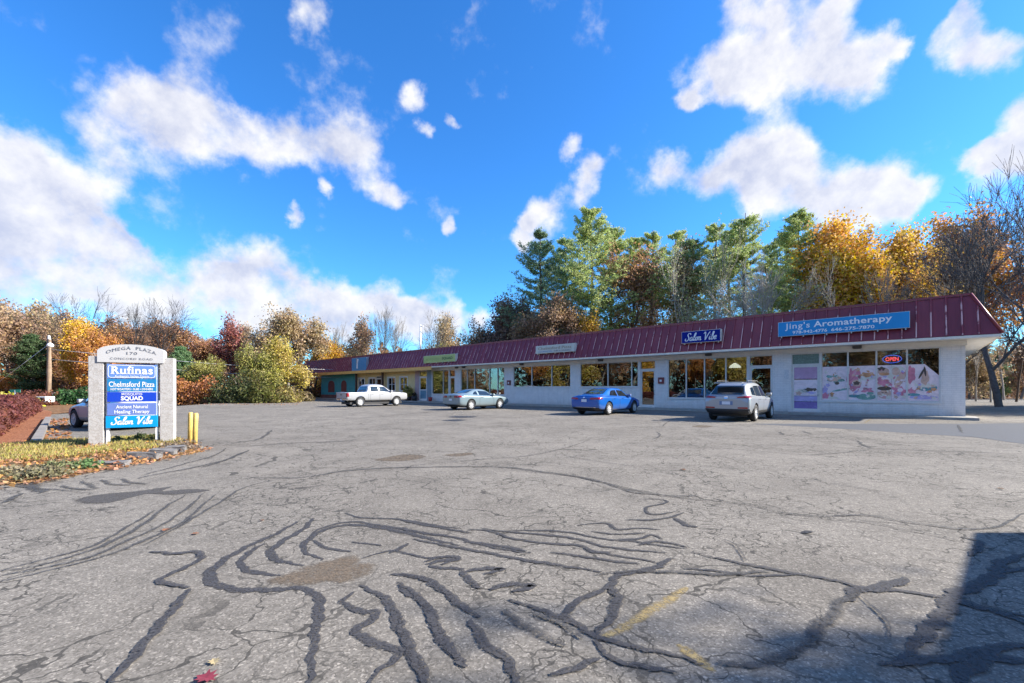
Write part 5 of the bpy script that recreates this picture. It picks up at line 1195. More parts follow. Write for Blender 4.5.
COUPE = dict(L=4.75, w=.935, wr=.345, wx=(1.0, 3.72), paint=icyp, rim='rim', mir=(3.02, .98), spokes=5, st=[
    (0, .80, .40, .82, .70, .6, .98), (.05, .89, .3, .92, .77, .68, 1.04), (.3, .925, .24, .96, .79, .70, 1.07), (.66, .935, .2, .97, .79, .68, 1.1), (.9, .935, .2, .97, .79, .64, 1.17), (1.5, .935, .2, .95, .79, .57, 1.36), (1.95, .935, .2, .93, .79, .57, 1.39), (2.35, .935, .2, .92, .79, .57, 1.38),
    (2.7, .935, .2, .91, .79, .56, 1.31), (3.35, .935, .2, .92, .79, .68, 1.02), (3.9, .92, .21, .89, .78, .66, .98), (4.5, .88, .26, .80, .74, .6, .88), (4.72, .8, .32, .68, .66, .5, .76), (4.75, .74, .38, .62, .6, .46, .7)],
    side=[[(1.85, .98), (2.98, .95), (2.62, 1.22), (1.82, 1.27)], [(1.26, 1.03), (1.7, 1.0), (1.68, 1.24), (1.48, 1.2)]],
    rear=[(-.6, 1.13), (.6, 1.13), (.48, 1.32), (-.48, 1.32)], front=[(-.7, 1.04), (.7, 1.04), (.52, 1.28), (-.52, 1.28)],
    doors=[(1.75, .34, 1.78, .94), (3.1, .34, 3.05, .93)], handles=[(1.9, .83)],
    tail=[([(.38, .82), (.52, .82), (.52, .95), (.38, .95)], 'red'), ([(.55, .82), (.68, .82), (.68, .95), (.55, .95)], 'red'), ([(.71, .82), (.82, .82), (.82, .95), (.71, .95)], 'red')], tailside=[[(.02, .84), (.2, .85), (.2, .93), (.04, .94)]],
    head=[[(.5, .68), (.72, .68), (.72, .78), (.5, .78)]], headside=[[(4.45, .70), (4.66, .68), (4.62, .77), (4.45, .79)]],
    extra=[([(-.75, .27), (.75, .27), (.76, .36), (-.76, .36)], 'blackpl', 'bumper_insert', 'B'), ([(-.16, .62), (.16, .62), (.16, .75), (-.16, .75)], 'plate', 'licence_plate', 'B'), ([(-.07, .83), (.07, .83), (.07, .95), (-.07, .95)], 'dgrey', 'emblem', 'B'), ([(-.5, .4), (.5, .4), (.5, .64), (-.5, .64)], 'blackpl', 'grille', 'F')])
TRUCK = dict(L=5.4, w=.945, wr=.385, wx=(1.1, 4.35), paint=whitep, rim='rim', mir=(3.82, 1.2), spokes=6, hmat='blackpl', bed=(.1, 1.72, -.76, .76, .72, 1.5), st=[
    (0, .86, .52, 1.06, .86, .84, 1.12), (.03, .92, .46, 1.10, .89, .87, 1.14), (.2, .94, .44, 1.11, .9, .88, 1.15), (1.0, .945, .42, 1.11, .9, .88, 1.15), (1.74, .945, .42, 1.11, .9, .87, 1.15), (1.80, .945, .42, 1.12, .88, .76, 1.5), (1.92, .945, .42, 1.12, .86, .66, 1.72), (2.4, .945, .42, 1.11, .86, .66, 1.78),
    (3.0, .945, .42, 1.10, .86, .66, 1.77), (3.35, .945, .42, 1.10, .86, .64, 1.68), (3.98, .945, .42, 1.12, .85, .74, 1.2), (4.4, .94, .42, 1.1, .84, .74, 1.16), (5.1, .93, .44, 1.06, .84, .74, 1.13), (5.34, .91, .46, 1.03, .83, .74, 1.10), (5.4, .89, .48, .99, .82, .72, 1.06)],
    side=[[(2.0, 1.2), (2.72, 1.19), (2.72, 1.6), (2.06, 1.58)], [(2.82, 1.19), (3.76, 1.17), (3.32, 1.56), (2.82, 1.6)]],
    rear=[(-.6, 1.22), (.6, 1.22), (.54, 1.58), (-.54, 1.58)], front=[(-.74, 1.2), (.74, 1.2), (.58, 1.6), (-.58, 1.6)],
    doors=[(1.78, .5, 1.78, 1.08), (2.77, .5, 2.77, 1.1), (3.8, .5, 3.82, 1.1), (1.95, .6, 1.93, 1.1)], handles=[(2.02, 1.0), (2.9, 1.0)],
    tail=[([(.78, .78), (.90, .78), (.90, 1.08), (.78, 1.08)], 'red')], tailside=[[(.01, .80), (.16, .80), (.16, 1.06), (.02, 1.06)]],
    head=[[(.5, .84), (.8, .84), (.8, .96), (.5, .96)]], headside=[[(5.1, .86), (5.3, .86), (5.28, .98), (5.1, .98)]],
    extra=[([(-.9, .46), (.9, .46), (.9, .64), (-.9, .64)], 'chrome', 'bumper', 'B'), ([(-.16, .5), (.16, .5), (.16, .62), (-.16, .62)], 'plate', 'licence_plate', 'B'), ([(-.14, .9), (.14, .9), (.14, .97), (-.14, .97)], 'blackpl', 'tailgate_handle', 'B'), ([(-.75, .66), (.75, .66), (.75, .67), (-.75, .67)], 'blackpl', 'tailgate_gap', 'B'), ([(-.5, .6), (.5, .6), (.5, .9), (-.5, .9)], 'blackpl', 'grille', 'F')])
CROSS = dict(SUV); CROSS.update(L=4.25, paint=greyp, wx=(.85, 3.42), mir=(2.75, 1.02), wr=.34, st=[(x * .924, w_, zb - .02, zs - .10, wg, wf, zr - (.10 if zr < 1.3 else .14)) for x, w_, zb, zs, wg, wf, zr in SUV['st']],
    side=[[(1.25, .98), (1.98, .96), (1.97, 1.36), (1.34, 1.34)], [(2.08, .96), (2.94, .95), (2.57, 1.32), (2.07, 1.37)]], rear=[(-.64, 1.04), (.64, 1.04), (.54, 1.34), (-.54, 1.34)], front=[(-.7, 1.02), (.7, 1.02), (.56, 1.36), (-.56, 1.36)],
    doors=[(2.03, .4, 2.03, .9), (3.0, .4, 3.0, .88)], handles=[(1.38, .83), (2.26, .82)], tail=[([(.46, .88), (.84, .89), (.85, .96), (.5, .95)], 'red')], tailside=[[(.02, .9), (.26, .92), (.2, .97), (.04, .97)]], head=[[(.45, .70), (.76, .68), (.76, .80), (.5, .77)]], headside=[[(3.78, .72), (4.08, .69), (4.06, .76), (3.8, .82)]],
    extra=[([(-.85, .28), (.85, .28), (.88, .48), (-.88, .48)], 'blackpl', 'bumper', 'B'), ([(-.16, .66), (.16, .66), (.16, .78), (-.16, .78)], 'plate', 'licence_plate', 'B'), ([(-.7, .3), (.7, .3), (.72, .62), (-.72, .62)], 'blackpl', 'grille', 'F'), ([(-.8, .26), (.8, .26), (.8, .4), (-.8, .4)], 'dgrey', 'bumper', 'F')])
suv = build_car('parked_suv', 'silver suv parked nose in to the hair salon, rear and right side showing', rear_wheel_to_root(754, 421.3, SUV, HEAD), HEAD, SUV, 'suv')
bm = bmesh.new()
for y in (-.62, .62): tube(bm, [(.75, y, 1.66), (.9, y, 1.73), (2.3, y, 1.74), (2.5, y, 1.68)], .018, 6)
obj('roof_rail', bm, 'dgrey', suv)
bm = bmesh.new(); box(bm, .22, .5, -.56, .56, 1.61, 1.65, bev=.015); obj('spoiler', bm, silver, suv)
sed = build_car('parked_sedan', 'bright blue sedan parked nose in to the pizza windows', rear_wheel_to_root(608, 415, SEDAN, HEAD), HEAD, SEDAN, 'sedan')
cou = build_car('parked_coupe', 'pale silver blue two door coupe parked before the papered windows', rear_wheel_to_root(470.6, 410, COUPE, HEAD), HEAD, COUPE, 'coupe')
trk = build_car('parked_pickup', 'white crew cab pickup truck parked before the yellow wall', rear_wheel_to_root(360, 406.8, TRUCK, HEAD), HEAD, TRUCK, 'pickup truck')
hx = math.radians(153); pt = gp(76.5, 427.6)       # left front tyre of the grey car behind the sign
lx, ly = CROSS['wx'][1] * .93, (CROSS['w'] - .1) * .93
cro = build_car('parked_crossover', 'grey silver crossover half hidden behind the plaza sign, nose to the left', (pt.x - (lx * math.cos(hx) - ly * math.sin(hx)), pt.y - (lx * math.sin(hx) + ly * math.cos(hx)), 0), hx, CROSS, 'crossover', None); cro.scale = (.93, .93, .93)

# ------------------------------------------------------------------ trees
def seg_mesh(name, segs, mat='bark'):
    """tapered prisms along (p0, p1, r0, r1)"""
    VV, FF = [], []; base = 0
    for thick in (True, False):
        S = [s for s in segs if (s[2] > .035) == thick]
        if not S: continue
        k = 6 if thick else 3
        p0 = np.array([s[0] for s in S]); p1 = np.array([s[1] for s in S]); r0 = np.array([s[2] for s in S]); r1 = np.array([s[3] for s in S])
        d = p1 - p0; d /= (np.linalg.norm(d, axis=1)[:, None] + 1e-9); up = np.where(np.abs(d[:, 2:3]) > .9, np.array([[1., 0, 0]]), np.array([[0, 0, 1.]]))
        u = np.cross(d, up); u /= (np.linalg.norm(u, axis=1)[:, None] + 1e-9); v = np.cross(d, u); a = np.arange(k) * 2 * math.pi / k
        ring = u[:, None, :] * np.cos(a)[None, :, None] + v[:, None, :] * np.sin(a)[None, :, None]
        A_ = p0[:, None] + ring * r0[:, None, None]; B_ = p1[:, None] + ring * r1[:, None, None]
        n = len(S); VV.append(np.concatenate([A_, B_], 1).reshape(-1, 3))
        idx = base + np.arange(n)[:, None] * 2 * k
        for j in range(k):
            j2 = (j + 1) % k; FF.append(np.concatenate([idx + j, idx + j2, idx + k + j2, idx + k + j], 1))
        base += n * 2 * k
    V = np.concatenate(VV); Fm = np.concatenate(FF); me = bpy.data.meshes.new(name); nf = len(Fm)
    me.vertices.add(len(V)); me.vertices.foreach_set('co', V.reshape(-1)); me.loops.add(nf * 4); me.loops.foreach_set('vertex_index', Fm.reshape(-1).astype(np.int32))
    me.polygons.add(nf); me.polygons.foreach_set('loop_start', np.arange(0, nf * 4, 4, dtype=np.int32)); me.polygons.foreach_set('loop_total', np.full(nf, 4, dtype=np.int32))
    me.polygons.foreach_set('use_smooth', np.ones(nf, dtype=bool)); me.update(calc_edges=True); me.materials.append(MT[mat]); return me
def leaf_mesh(name, C, size, rg, mat='leaf', flat=0., aspect=None):
    U, V = rand_axes(rg, len(C), size, flat)
    if aspect: V = V * aspect
    o = quads_mesh(name, C, U, V, mat); me = o.data; bpy.data.objects.remove(o); return me
def deciduous(seed, h=12., spread=.42, trunk=.26, levels=4, leaves=7, lsize=.17, lspread=.5, up=.25, split=3, stem=.3, twig=.012, rad=None):
    """unit tree of height h: returns trunk mesh and crown mesh (crown may be None)"""
    R = random.Random(seed); segs = []; tips = []
    def grow(p, d, L, r, lev):
        n = 4 if lev < 2 else 3; q = p
        for i in range(n):
            d = (d + Vector((R.gauss(0, .13), R.gauss(0, .13), R.gauss(0, .08) + up * .12 * (lev > 0)))).normalized()
            q2 = q + d * L / n; r2 = max(twig * .6, r * (1 - .13))
            segs.append((tuple(q), tuple(q2), max(twig, r), r2)); q, r = q2, r2
            if lev >= levels - 1: tips.append(q.copy())
            if lev < levels and (lev > 0 or i >= 1) and R.random() < (.85 if lev else .95):
                ax = d.orthogonal().normalized(); ax = Matrix.Rotation(R.uniform(0, 6.28), 3, d) @ ax
                nd = (d * math.cos(spread + R.uniform(.1, .5)) + ax * math.sin(spread + R.uniform(.1, .5))).normalized()
                grow(q, nd, L * R.uniform(.5, .75), r * .55, lev + 1)
        if lev < levels:
            for _ in range(split - (R.random() < .4)):
                ax = Matrix.Rotation(R.uniform(0, 6.28), 3, d) @ d.orthogonal().normalized(); a = spread * R.uniform(.5, 1.2)
                grow(q, (d * math.cos(a) + ax * math.sin(a)).normalized(), L * R.uniform(.55, .8), r * .68, lev + 1)
    grow(Vector((0, 0, -.3)), Vector((R.gauss(0, .04), R.gauss(0, .04), 1)).normalized(), h * stem, trunk, 0)
    zt = max(s[1][2] for s in segs); k = h / zt
    kx = k
    if rad: kx = rad / sorted(math.hypot(s[1][0], s[1][1]) for s in segs)[int(len(segs) * .96)]
    K = np.array([kx, kx, k]); segs = [(tuple(np.array(a) * K), tuple(np.array(b) * K), r0, r1) for a, b, r0, r1 in segs]
    tm = seg_mesh('trunk', segs); cm = None
    if leaves:
        rg = np.random.default_rng(seed); T = np.array([tuple(t) for t in tips]) * K
        keep = rg.random(len(T)) < .9; T = T[keep]
        C = np.repeat(T, leaves, 0) + rg.normal(0, lspread * .5, (len(T) * leaves, 3)); cm = leaf_mesh('crown', C, lsize, rg)
    return tm, cm, len(segs)
def pine(seed, h=22., bare=.3, rad=3.6, dens=1.0, gaps=.2):
    R = random.Random(seed); rg = np.random.default_rng(seed); segs = []; C = []
    n = 16; p = Vector((0, 0, -.3)); pts = [p]
    for i in range(n): p = p + Vector((R.gauss(0, .05), R.gauss(0, .05), (h + .3) / n)); pts.append(p)
    for i in range(n): segs.append((tuple(pts[i]), tuple(pts[i + 1]), .27 * (1 - i / n) ** .8 + .03, .27 * (1 - (i + 1) / n) ** .8 + .03))
    z = h * bare * .6
    while z < h - .3:
        t = z / h; i = min(n - 1, int((z + .3) / (h + .3) * n)); base = pts[i].lerp(pts[i + 1], ((z + .3) / (h + .3) * n) - i); full = max(0, min(1, (t - bare * .75) / .15))
        prof = rad * min(1, (1 - t) / .55 + .06) ** .75 * (.55 + .45 * min(1, (t - bare * .4) / .25 if t < .7 else 1))
        a0 = R.uniform(0, 6.28)
        for j in range(R.randint(3, 6)):
            if R.random() < gaps: continue
            a = a0 + j * 1.2 + R.uniform(-.3, .3); L = prof * R.uniform(.45, 1.2); d = Vector((math.cos(a), math.sin(a), R.uniform(-.05, .22) + .35 * max(0, t - .6)))
            q = base.copy(); r = .05 * (1 - t) + .02
            m = 5
            for s in range(m):
                d2 = (d + Vector((R.gauss(0, .12), R.gauss(0, .12), R.gauss(.02, .08) + .13 * s))).normalized(); q2 = q + d2 * L / m; segs.append((tuple(q), tuple(q2), r, r * .75)); r *= .75
                if s >= 1 and R.random() < .25 + .75 * full:
                    for side in (-1, 1):
                        sd2 = Vector((-d2.y * side, d2.x * side, .12)); l2 = L * .28 * R.uniform(.5, 1.2); e = q2 + (sd2 + d2 * .5) * l2
                        segs.append((tuple(q2), tuple(e), .016, .008))
                        if full > 0: C += [tuple(q2.lerp(e, f) + Vector((R.gauss(0, .15), R.gauss(0, .15), R.gauss(.06, .11)))) for f in [R.uniform(.2, 1.1) for _ in range(int(9 * dens))]]
                    if full > 0: C += [tuple(q.lerp(q2, R.random()) + Vector((R.gauss(0, .14), R.gauss(0, .14), R.gauss(.05, .1)))) for _ in range(int(6 * dens))]
                q = q2
        z += R.uniform(.45, .95) * (h / 22)
    tm = seg_mesh('trunk', segs); cm = leaf_mesh('crown', np.array(C), .125, rg, 'needle', .15, .42); return tm, cm, len(segs)
VAR = {
 'oak0': (deciduous(1, 12, .5, .24, 4, 7, .105, .7, rad=4.4), 12), 'oak1': (deciduous(2, 12, .42, .22, 4, 7, .105, .7, rad=4.0), 12), 'oak2': (deciduous(3, 12, .55, .26, 4, 9, .105, .7, stem=.22, rad=4.8), 12),
 'thin0': (deciduous(4, 12, .4, .18, 4, 2, .12, .6, rad=3.4), 12), 'thin1': (deciduous(5, 12, .36, .18, 4, 2, .12, .6, up=.5, rad=3.0), 12),
 'bare0': (deciduous(6, 12, .36, .16, 4, 0, stem=.26, twig=.011, rad=3.6), 12), 'bare1': (deciduous(7, 12, .42, .18, 4, 0, stem=.24, twig=.011, rad=4.4), 12), 'bare2': (deciduous(8, 12, .28, .14, 4, 0, up=.7, stem=.32, twig=.011, rad=2.8), 12),
 'round0': (deciduous(9, 7, .6, .16, 4, 5, .085, .55, stem=.16, up=.1, rad=3.4), 7), 'round1': (deciduous(10, 7, .55, .16, 4, 5, .085, .55, stem=.16, up=.2, rad=3.4), 7),
 'tall0': (deciduous(21, 20, .45, .30, 4, 9, .135, 1.0, stem=.34, rad=5.2), 20), 'tall1': (deciduous(22, 20, .5, .32, 4, 10, .135, 1.0, stem=.26, rad=6.2), 20),
 'tallthin0': (deciduous(23, 20, .32, .22, 4, 2, .12, .9, up=.5, stem=.46, rad=3.2), 20), 'tallthin1': (deciduous(24, 20, .35, .22, 4, 2, .12, .9, up=.5, stem=.44, rad=3.0), 20),
 'tallbare0': (deciduous(25, 20, .3, .20, 4, 1, .09, .8, up=.5, stem=.34, twig=.013, rad=3.8, split=2), 20), 'tallbare1': (deciduous(26, 20, .46, .30, 4, 0, stem=.22, twig=.016, rad=7.4, split=5), 20), 'tallbare2': (deciduous(27, 20, .40, .32, 4, 0, stem=.24, twig=.015, rad=6.5, split=4), 20),
 'pine0': (pine(1, 22, .30, 5.2, 3.4, .15), 22), 'pine1': (pine(2, 22, .24, 5.4, 3.8, .06), 22), 'pine2': (pine(3, 22, .45, 4.8, 3.4, .25), 22), 'pine3': (pine(4, 22, .5, 4.2, 3.2, .28), 22), 'cedar': (pine(7, 9, .02, 2.2, 2.0, .0), 9),
 'pole0': (deciduous(12, 12, .25, .13, 3, 0, stem=.62, twig=.016, rad=2.2), 12), 'pole1': (deciduous(13, 12, .3, .11, 3, 1, .13, .7, stem=.6, twig=.016, rad=2.2), 12)}
GREY, BROWN, PALE, DARK = (.22, .20, .18), (.12, .09, .07), (.42, .38, .33), (.055, .05, .05)
TREEG = {'L': 'trees across the lot at the left', 'B': 'trees behind the shop building', 'R': 'trees beyond the right end of the shops'}
count = [0]
def tree(kind, u, Y, vtop, col, bark, label, grp, name=None, sx=1.0, x=None):
    (tm, cm, ns), h0 = VAR[kind]; count[0] += 1; R = random.Random(count[0] * 7)
    X = (u - PX) / FOC * Y if x is None else x; H_ = (PY - vtop) / FOC * Y + EYE if vtop is not None else h0
    k = H_ / h0
    t = thing(name or {'p': 'pine_tree', 'c': 'conifer', 'b': 'bare_tree', 'o': 'autumn_tree', 't': 'bare_tree' if 'bare' in kind else 'autumn_tree', 'r': 'autumn_tree'}[kind[0] if not kind.startswith('pole') else 'b'], label, 'tree', (X, Y, 0), R.uniform(0, 6.28), TREEG.get(grp, grp))
    t.scale = (k * sx, k * sx, k)
    o = bpy.data.objects.new('trunk', tm); COL.objects.link(o); o.parent = t; o.color = (*bark, 1)
    if cm is not None and col is not None:
        c = bpy.data.objects.new('crown', cm); COL.objects.link(c); c.parent = t; c.color = (*col, 1)
    return t
ORG, RUST, YEL, YGR, TAN, MAR, PGR, DGR, BRN, GOLD = (.50, .235, .06), (.38, .205, .10), (.46, .36, .08), (.33, .31, .08), (.42, .31, .17), (.30, .10, .08), (.14, .24, .10), (.08, .13, .05), (.33, .21, .12), (.62, .38, .05)
BGR = (.40, .46, .15); BLG = (.30, .38, .15)
# left woods
for a in [
 ('oak1', -45, 44, 290, BRN, GREY, 'brown oak at the very left edge of the woods', 'L'), ('thin0', 8, 48, 293, BRN, GREY, 'sparse brown oak near the left edge above the hedge', 'L'), ('oak0', 28, 55, 302, TAN, GREY, 'tan leaved tree left of the utility pole', 'L'),
 ('cedar', 33, 47, 335, DGR, BROWN, 'dark green conifer just left of the utility pole', 'L'), ('oak2', 72, 50, 318, GOLD, BROWN, 'golden orange tree right of the utility pole', 'L'), ('bare1', 70, 54, 286, None, DARK, 'bare topped dark tree rising above the golden tree', 'L'),
 ('oak1', 96, 46, 330, ORG, BROWN, 'orange leaved tree behind the left granite post', 'L'), ('oak0', 118, 60, 318, RUST, GREY, 'rust brown tree above the left side of the sign arch', 'L'), ('bare0', 126, 50, 297, None, DARK, 'bare dark forked tree above the sign arch', 'L'),
 ('bare1', 158, 52, 289, None, DARK, 'bare dark twisted tree with branches reaching right of the sign arch', 'L'), ('oak2', 150, 58, 318, RUST, BROWN, 'broad rust red crown above the right side of the sign', 'L'), ('oak1', 195, 66, 335, RUST, GREY, 'low rust brown tree right of the sign', 'L'),
 ('cedar', 182, 50, 347, PGR, BROWN, 'rounded green pine just right of the granite sign', 'L'), ('thin1', 226, 60, 316, MAR, GREY, 'dark maroon leaved tree left of the yellow trees', 'L'), ('thin1', 250, 64, 322, BRN, GREY, 'thin brown tree between the maroon and the tan tree', 'L'),
 ('oak0', 288, 60, 309, TAN, GREY, 'tall tan leaved tree above the yellow green trees', 'L'), ('round0', 252, 49, 346, YGR, BROWN, 'yellow green tree left of its larger yellow neighbour', 'L'), ('round1', 270, 50, 335, YEL, BROWN, 'large yellow leaved tree just left of the roof end', 'L'),
 ('round0', 214, 49, 356, YGR, BROWN, 'small yellow green tree right of the green pine', 'L'), ('oak2', 312, 72, 335, GOLD, BROWN, 'orange tree touching the far left end of the roof', 'L'), ('oak1', 60, 62, 312, BRN, GREY, 'dense brown tree deep behind the utility pole', 'L'),
 ('pole0', 98, 44, 345, None, PALE, 'pale straight trunk left of the granite sign', 'L'), ('oak0', -10, 60, 298, RUST, BROWN, 'rust brown tree behind the brown oaks at the left edge', 'L'), ('round1', 5, 46, 372, ORG, BROWN, 'low orange tree above the left end of the hedge', 'L'),
 ('oak1', 170, 70, 322, BRN, GREY, 'brown tree deep behind the green pine', 'L'), ('round0', 125, 50, 358, RUST, BROWN, 'low rust tree directly behind the sign', 'L'), ('oak0', 235, 75, 340, BRN, GREY, 'brown tree deep behind the maroon tree', 'L'), ('round1', 45, 52, 350, RUST, BROWN, 'low rust tree directly behind the utility pole', 'L'),
 # behind the far half of the building
 ('bare0', 338, 78, 322, None, GREY, 'small bare tree left of the thin upright one', 'B'), ('thin1', 356, 80, 316, BRN, GREY, 'thin upright brown tree behind the blue roof panel', 'B'), ('bare2', 376, 76, 304, None, GREY, 'tall grey bare tree right of the blue roof panel', 'B'), ('bare0', 398, 78, 318, None, GREY, 'grey bare tree left of the roof pipe', 'B'),
 ('bare1', 434, 72, 302, None, GREY, 'broad grey bare tree right of the roof pipe', 'B'), ('thin1', 450, 74, 312, TAN, GREY, 'thin tan tree above the green sign', 'B'), ('bare2', 476, 68, 322, None, GREY, 'bare tree left of the dark brown tree near the pines', 'B'), ('round0', 328, 76, 350, GOLD, BROWN, 'low orange tree behind the far end of the roof', 'B'),
 ('round1', 360, 78, 349, TAN, BROWN, 'low tan tree behind the blue roof panel', 'B'), ('round1', 395, 76, 351, RUST, BROWN, 'low brown tree between the blue panel and the roof pipe', 'B'), ('round0', 428, 72, 343, YGR, BROWN, 'small yellow green tree beside the roof pipe', 'B'), ('round0', 460, 70, 346, TAN, BROWN, 'low pale tan tree above the green sign', 'B'),
 # centre and right, behind the shops
 ('oak1', 506, 60, 298, (.22, .14, .10), DARK, 'dark brown tree at the foot of the leftmost pine', 'B'), ('thin0', 488, 62, 318, BRN, DARK, 'small brown tree left of the dark brown one', 'B'), ('pine0', 541, 56, 232, (.20, .29, .15), BROWN, 'dark leaning pine, leftmost of the tall pines', 'B'), ('pine1', 589, 54, 211, BGR, BROWN, 'tallest full green pine of the row', 'B'),
 ('pine2', 612, 58, 224, BGR, BROWN, 'green pine just right of the tallest one', 'B'), ('oak0', 560, 52, 296, BRN, GREY, 'brown leaved tree below the two left pines', 'B'), ('tallthin0', 630, 54, 240, RUST, BROWN, 'tall rust brown tree right of the full pines', 'B'), ('oak2', 602, 50, 312, GOLD, BROWN, 'low orange tree below the tallest pine', 'B'),
 ('pine3', 652, 56, 230, BGR, GREY, 'thin crowned pine right of the rust brown tree', 'B'), ('tallthin1', 668, 54, 236, (.42, .30, .15), BROWN, 'tall brown tree beside the thin crowned pine', 'B'), ('pine2', 690, 54, 236, BLG, BROWN, 'pine with low tufts left of the dense grey tree', 'B'), ('tallbare0', 706, 50, 220, (.38, .40, .16), PALE, 'tall pale bare tree above the dark blue sign', 'B'),
 ('pine3', 716, 54, 222, BGR, BROWN, 'pine behind the tall pale bare tree', 'B'), ('pine2', 744, 52, 214, BGR, BROWN, 'tall pine left of the silver bare tree', 'B'), ('tallbare2', 758, 42, 236, None, PALE, 'silver bare tree with wide limbs left of the long blue sign', 'B'), ('pine3', 772, 52, 242, BLG, BROWN, 'short pine behind the silver bare tree', 'B'),
 ('pine0', 565, 60, 238, BLG, BROWN, 'slim pine standing between the two left pines', 'B'), ('pine2', 634, 60, 234, BGR, GREY, 'pine peering over the rust brown tree', 'B'), ('pine3', 676, 60, 230, BGR, BROWN, 'slim pine behind the tall brown tree', 'B'), ('pine2', 729, 58, 226, BGR, GREY, 'pine between the pale bare tree and its tall neighbour', 'B'), ('pine3', 786, 54, 230, BGR, BROWN, 'slim pine left of the pine beside the maples', 'B'),
 ('tallbare0', 686, 48, 240, (.34, .36, .16), PALE, 'grey bare tree between the low tufted pines', 'B'), ('tallbare0', 730, 46, 238, (.36, .36, .16), PALE, 'pale bare tree before the tall pine above the roof', 'B'), ('tallthin0', 660, 64, 244, TAN, GREY, 'tan thin tree deep behind the thin crowned pine', 'B'),
 ('pine1', 800, 46, 214, BGR, BROWN, 'pine left of the golden maples', 'B'), ('tall0', 830, 46, 221, (.66, .35, .04), DARK, 'deep orange maple right of the last pine', 'B'), ('tallbare0', 846, 38, 252, None, PALE, 'pale double trunked bare tree before the golden maples', 'B'), ('tall1', 872, 42, 224, (.62, .39, .05), DARK, 'broad golden yellow maple above the long blue sign', 'B'),
 ('tall0', 908, 44, 228, (.58, .37, .06), DARK, 'yellow maple right of the broad golden one', 'B'), ('tall1', 932, 48, 217, (.52, .27, .06), BROWN, 'orange brown oak topping the right end of the row', 'B'), ('bare2', 903, 36, 262, None, GREY, 'small grey bare tree before the yellow maple', 'B'), 
 ('round1', 752, 44, 322, TAN, BROWN, 'low tan tree left of the long blue sign', 'B'), ('round0', 800, 42, 312, YGR, BROWN, 'low yellow green tree behind the long blue sign', 'B'), ('round1', 540, 54, 318, (.30, .20, .11), BROWN, 'low brown tree left of the roof vent', 'B'),
 ('tallbare2', 958, 42, 224, None, (.12, .115, .11), 'bare dark tree above the right corner of the roof', 'R'), ('tallbare1', 1000, 34, 168, None, (.13, .125, .125), 'largest bare dark tree at the right edge of the picture', 'R'), ('tallbare2', 1042, 30, 150, None, (.13, .12, .12), 'bare dark tree half cut by the right edge', 'R'), 
 ('pole0', 976, 50, 320, None, PALE, 'pale slim trunk closest to the building corner', 'R'), ('pole1', 991, 46, 300, BRN, PALE, 'pale leaning trunk, second from the building corner', 'R'), ('pole0', 1004, 56, 310, None, PALE, 'pale straight trunk behind the leaning one', 'R'), ('pole1', 1016, 48, 290, BRN, BROWN, 'brown slim trunk near the right edge', 'R'), ('pole0', 1030, 52, 300, None, PALE, 'pale slim trunk cut by the right edge', 'R'),
 ('pole0', 984, 62, 318, None, BROWN, 'brown thin trunk behind the pale ones', 'R'), ('cedar', 1000, 66, 350, PGR, BROWN, 'small green conifer among the trunks beyond the corner', 'R'), ('round0', 970, 60, 345, TAN, GREY, 'low tan tree behind the trunks by the corner', 'R'), ('round1', 1020, 62, 340, BRN, GREY, 'low brown tree behind the trunks at the right edge', 'R')]:
    tree(*a)
for x, y, h, lb in ((44, 26.5, 14, 'oak1'), (50, 29, 17, 'thin0'), (62, 35, 18, 'thin1'), (58, 25.5, 18, 'bare1'), (70, 38, 20, 'bare1'), (46, 24.5, 15, 'bare0')):
    tree(lb, 0, y, None, (.2, .1, .05) if lb[0] in 'ot' else None, GREY, 'tree standing off the right side of the lot', 'trees off the right side of the lot', x=x).scale = (h / VAR[lb][1],) * 3
tree('oak0', 0, .7, None, (.3, .15, .06), GREY, 'narrow leafy tree standing beside the outbuilding', 'trees off the right side of the lot', x=18.4).scale = (.52, .52, .90)
tree('bare1', 0, -.9, None, None, GREY, 'bare tree standing beside the outbuilding', 'trees off the right side of the lot', x=19.5).scale = (.8, .8, 1.1)
for i in range(12):
    x = -42 + i * 8 + r.uniform(-2, 2); k = r.choice(['oak0', 'oak1', 'oak2', 'bare0']); t = tree(k, 0, -24 - r.uniform(0, 10), None, r.choice([ORG, GOLD, RUST, TAN]), GREY, 'tree standing along the road behind the viewer', 'trees along the road behind the viewer', x=x); s_k = r.uniform(.9, 1.4); t.scale = (s_k,) * 3
# shrubs
for i, (u, v, rad, h, col, lb) in enumerate((
 (186, 402.6, 2.6, 2.4, (.33, .13, .04), 'rust orange shrub right of the granite sign at the lot edge'), (205, 402.6, 2.4, 2.6, (.36, .15, .05), 'orange brown shrub second from the sign at the lot edge'), (222, 402.6, 1.6, 1.6, (.3, .2, .08), 'small tan shrub between orange and green shrubs'),
 (240, 402.8, 2.6, 2.9, (.07, .085, .03), 'dark green shrub below the yellow green tree'), (262, 402.8, 2.4, 2.6, (.13, .13, .03), 'olive green shrub below the large yellow tree'), (284, 402.6, 1.5, 1.5, (.3, .24, .08), 'straw coloured shrub left of the roof end'),
 (297, 401.4, 1.5, 1.5, (.22, .17, .08), 'dry brown shrub under the far roof end'), (80, 404, 1.9, 1.5, (.04, .10, .03), 'dark green evergreen shrub left of the granite sign'), (8, 407, 1.6, .9, (.42, .38, .05), 'bright yellow low shrub behind the hedge'),
 (32, 405, 2.0, 1.2, (.17, .06, .04), 'dull red shrub at the far end of the hedge'), (118, 403.5, 2.2, 1.8, (.3, .14, .05), 'rust shrub hidden behind the sign panels'), (160, 403, 2.0, 2.0, (.32, .15, .05), 'rust shrub behind the right granite post'))):
    bushlet('shrub', lb, u, v, rad, h, 2600, .10, col, 'shrub', 'shrubs along the lot edge', 0, 20 + i, 8)
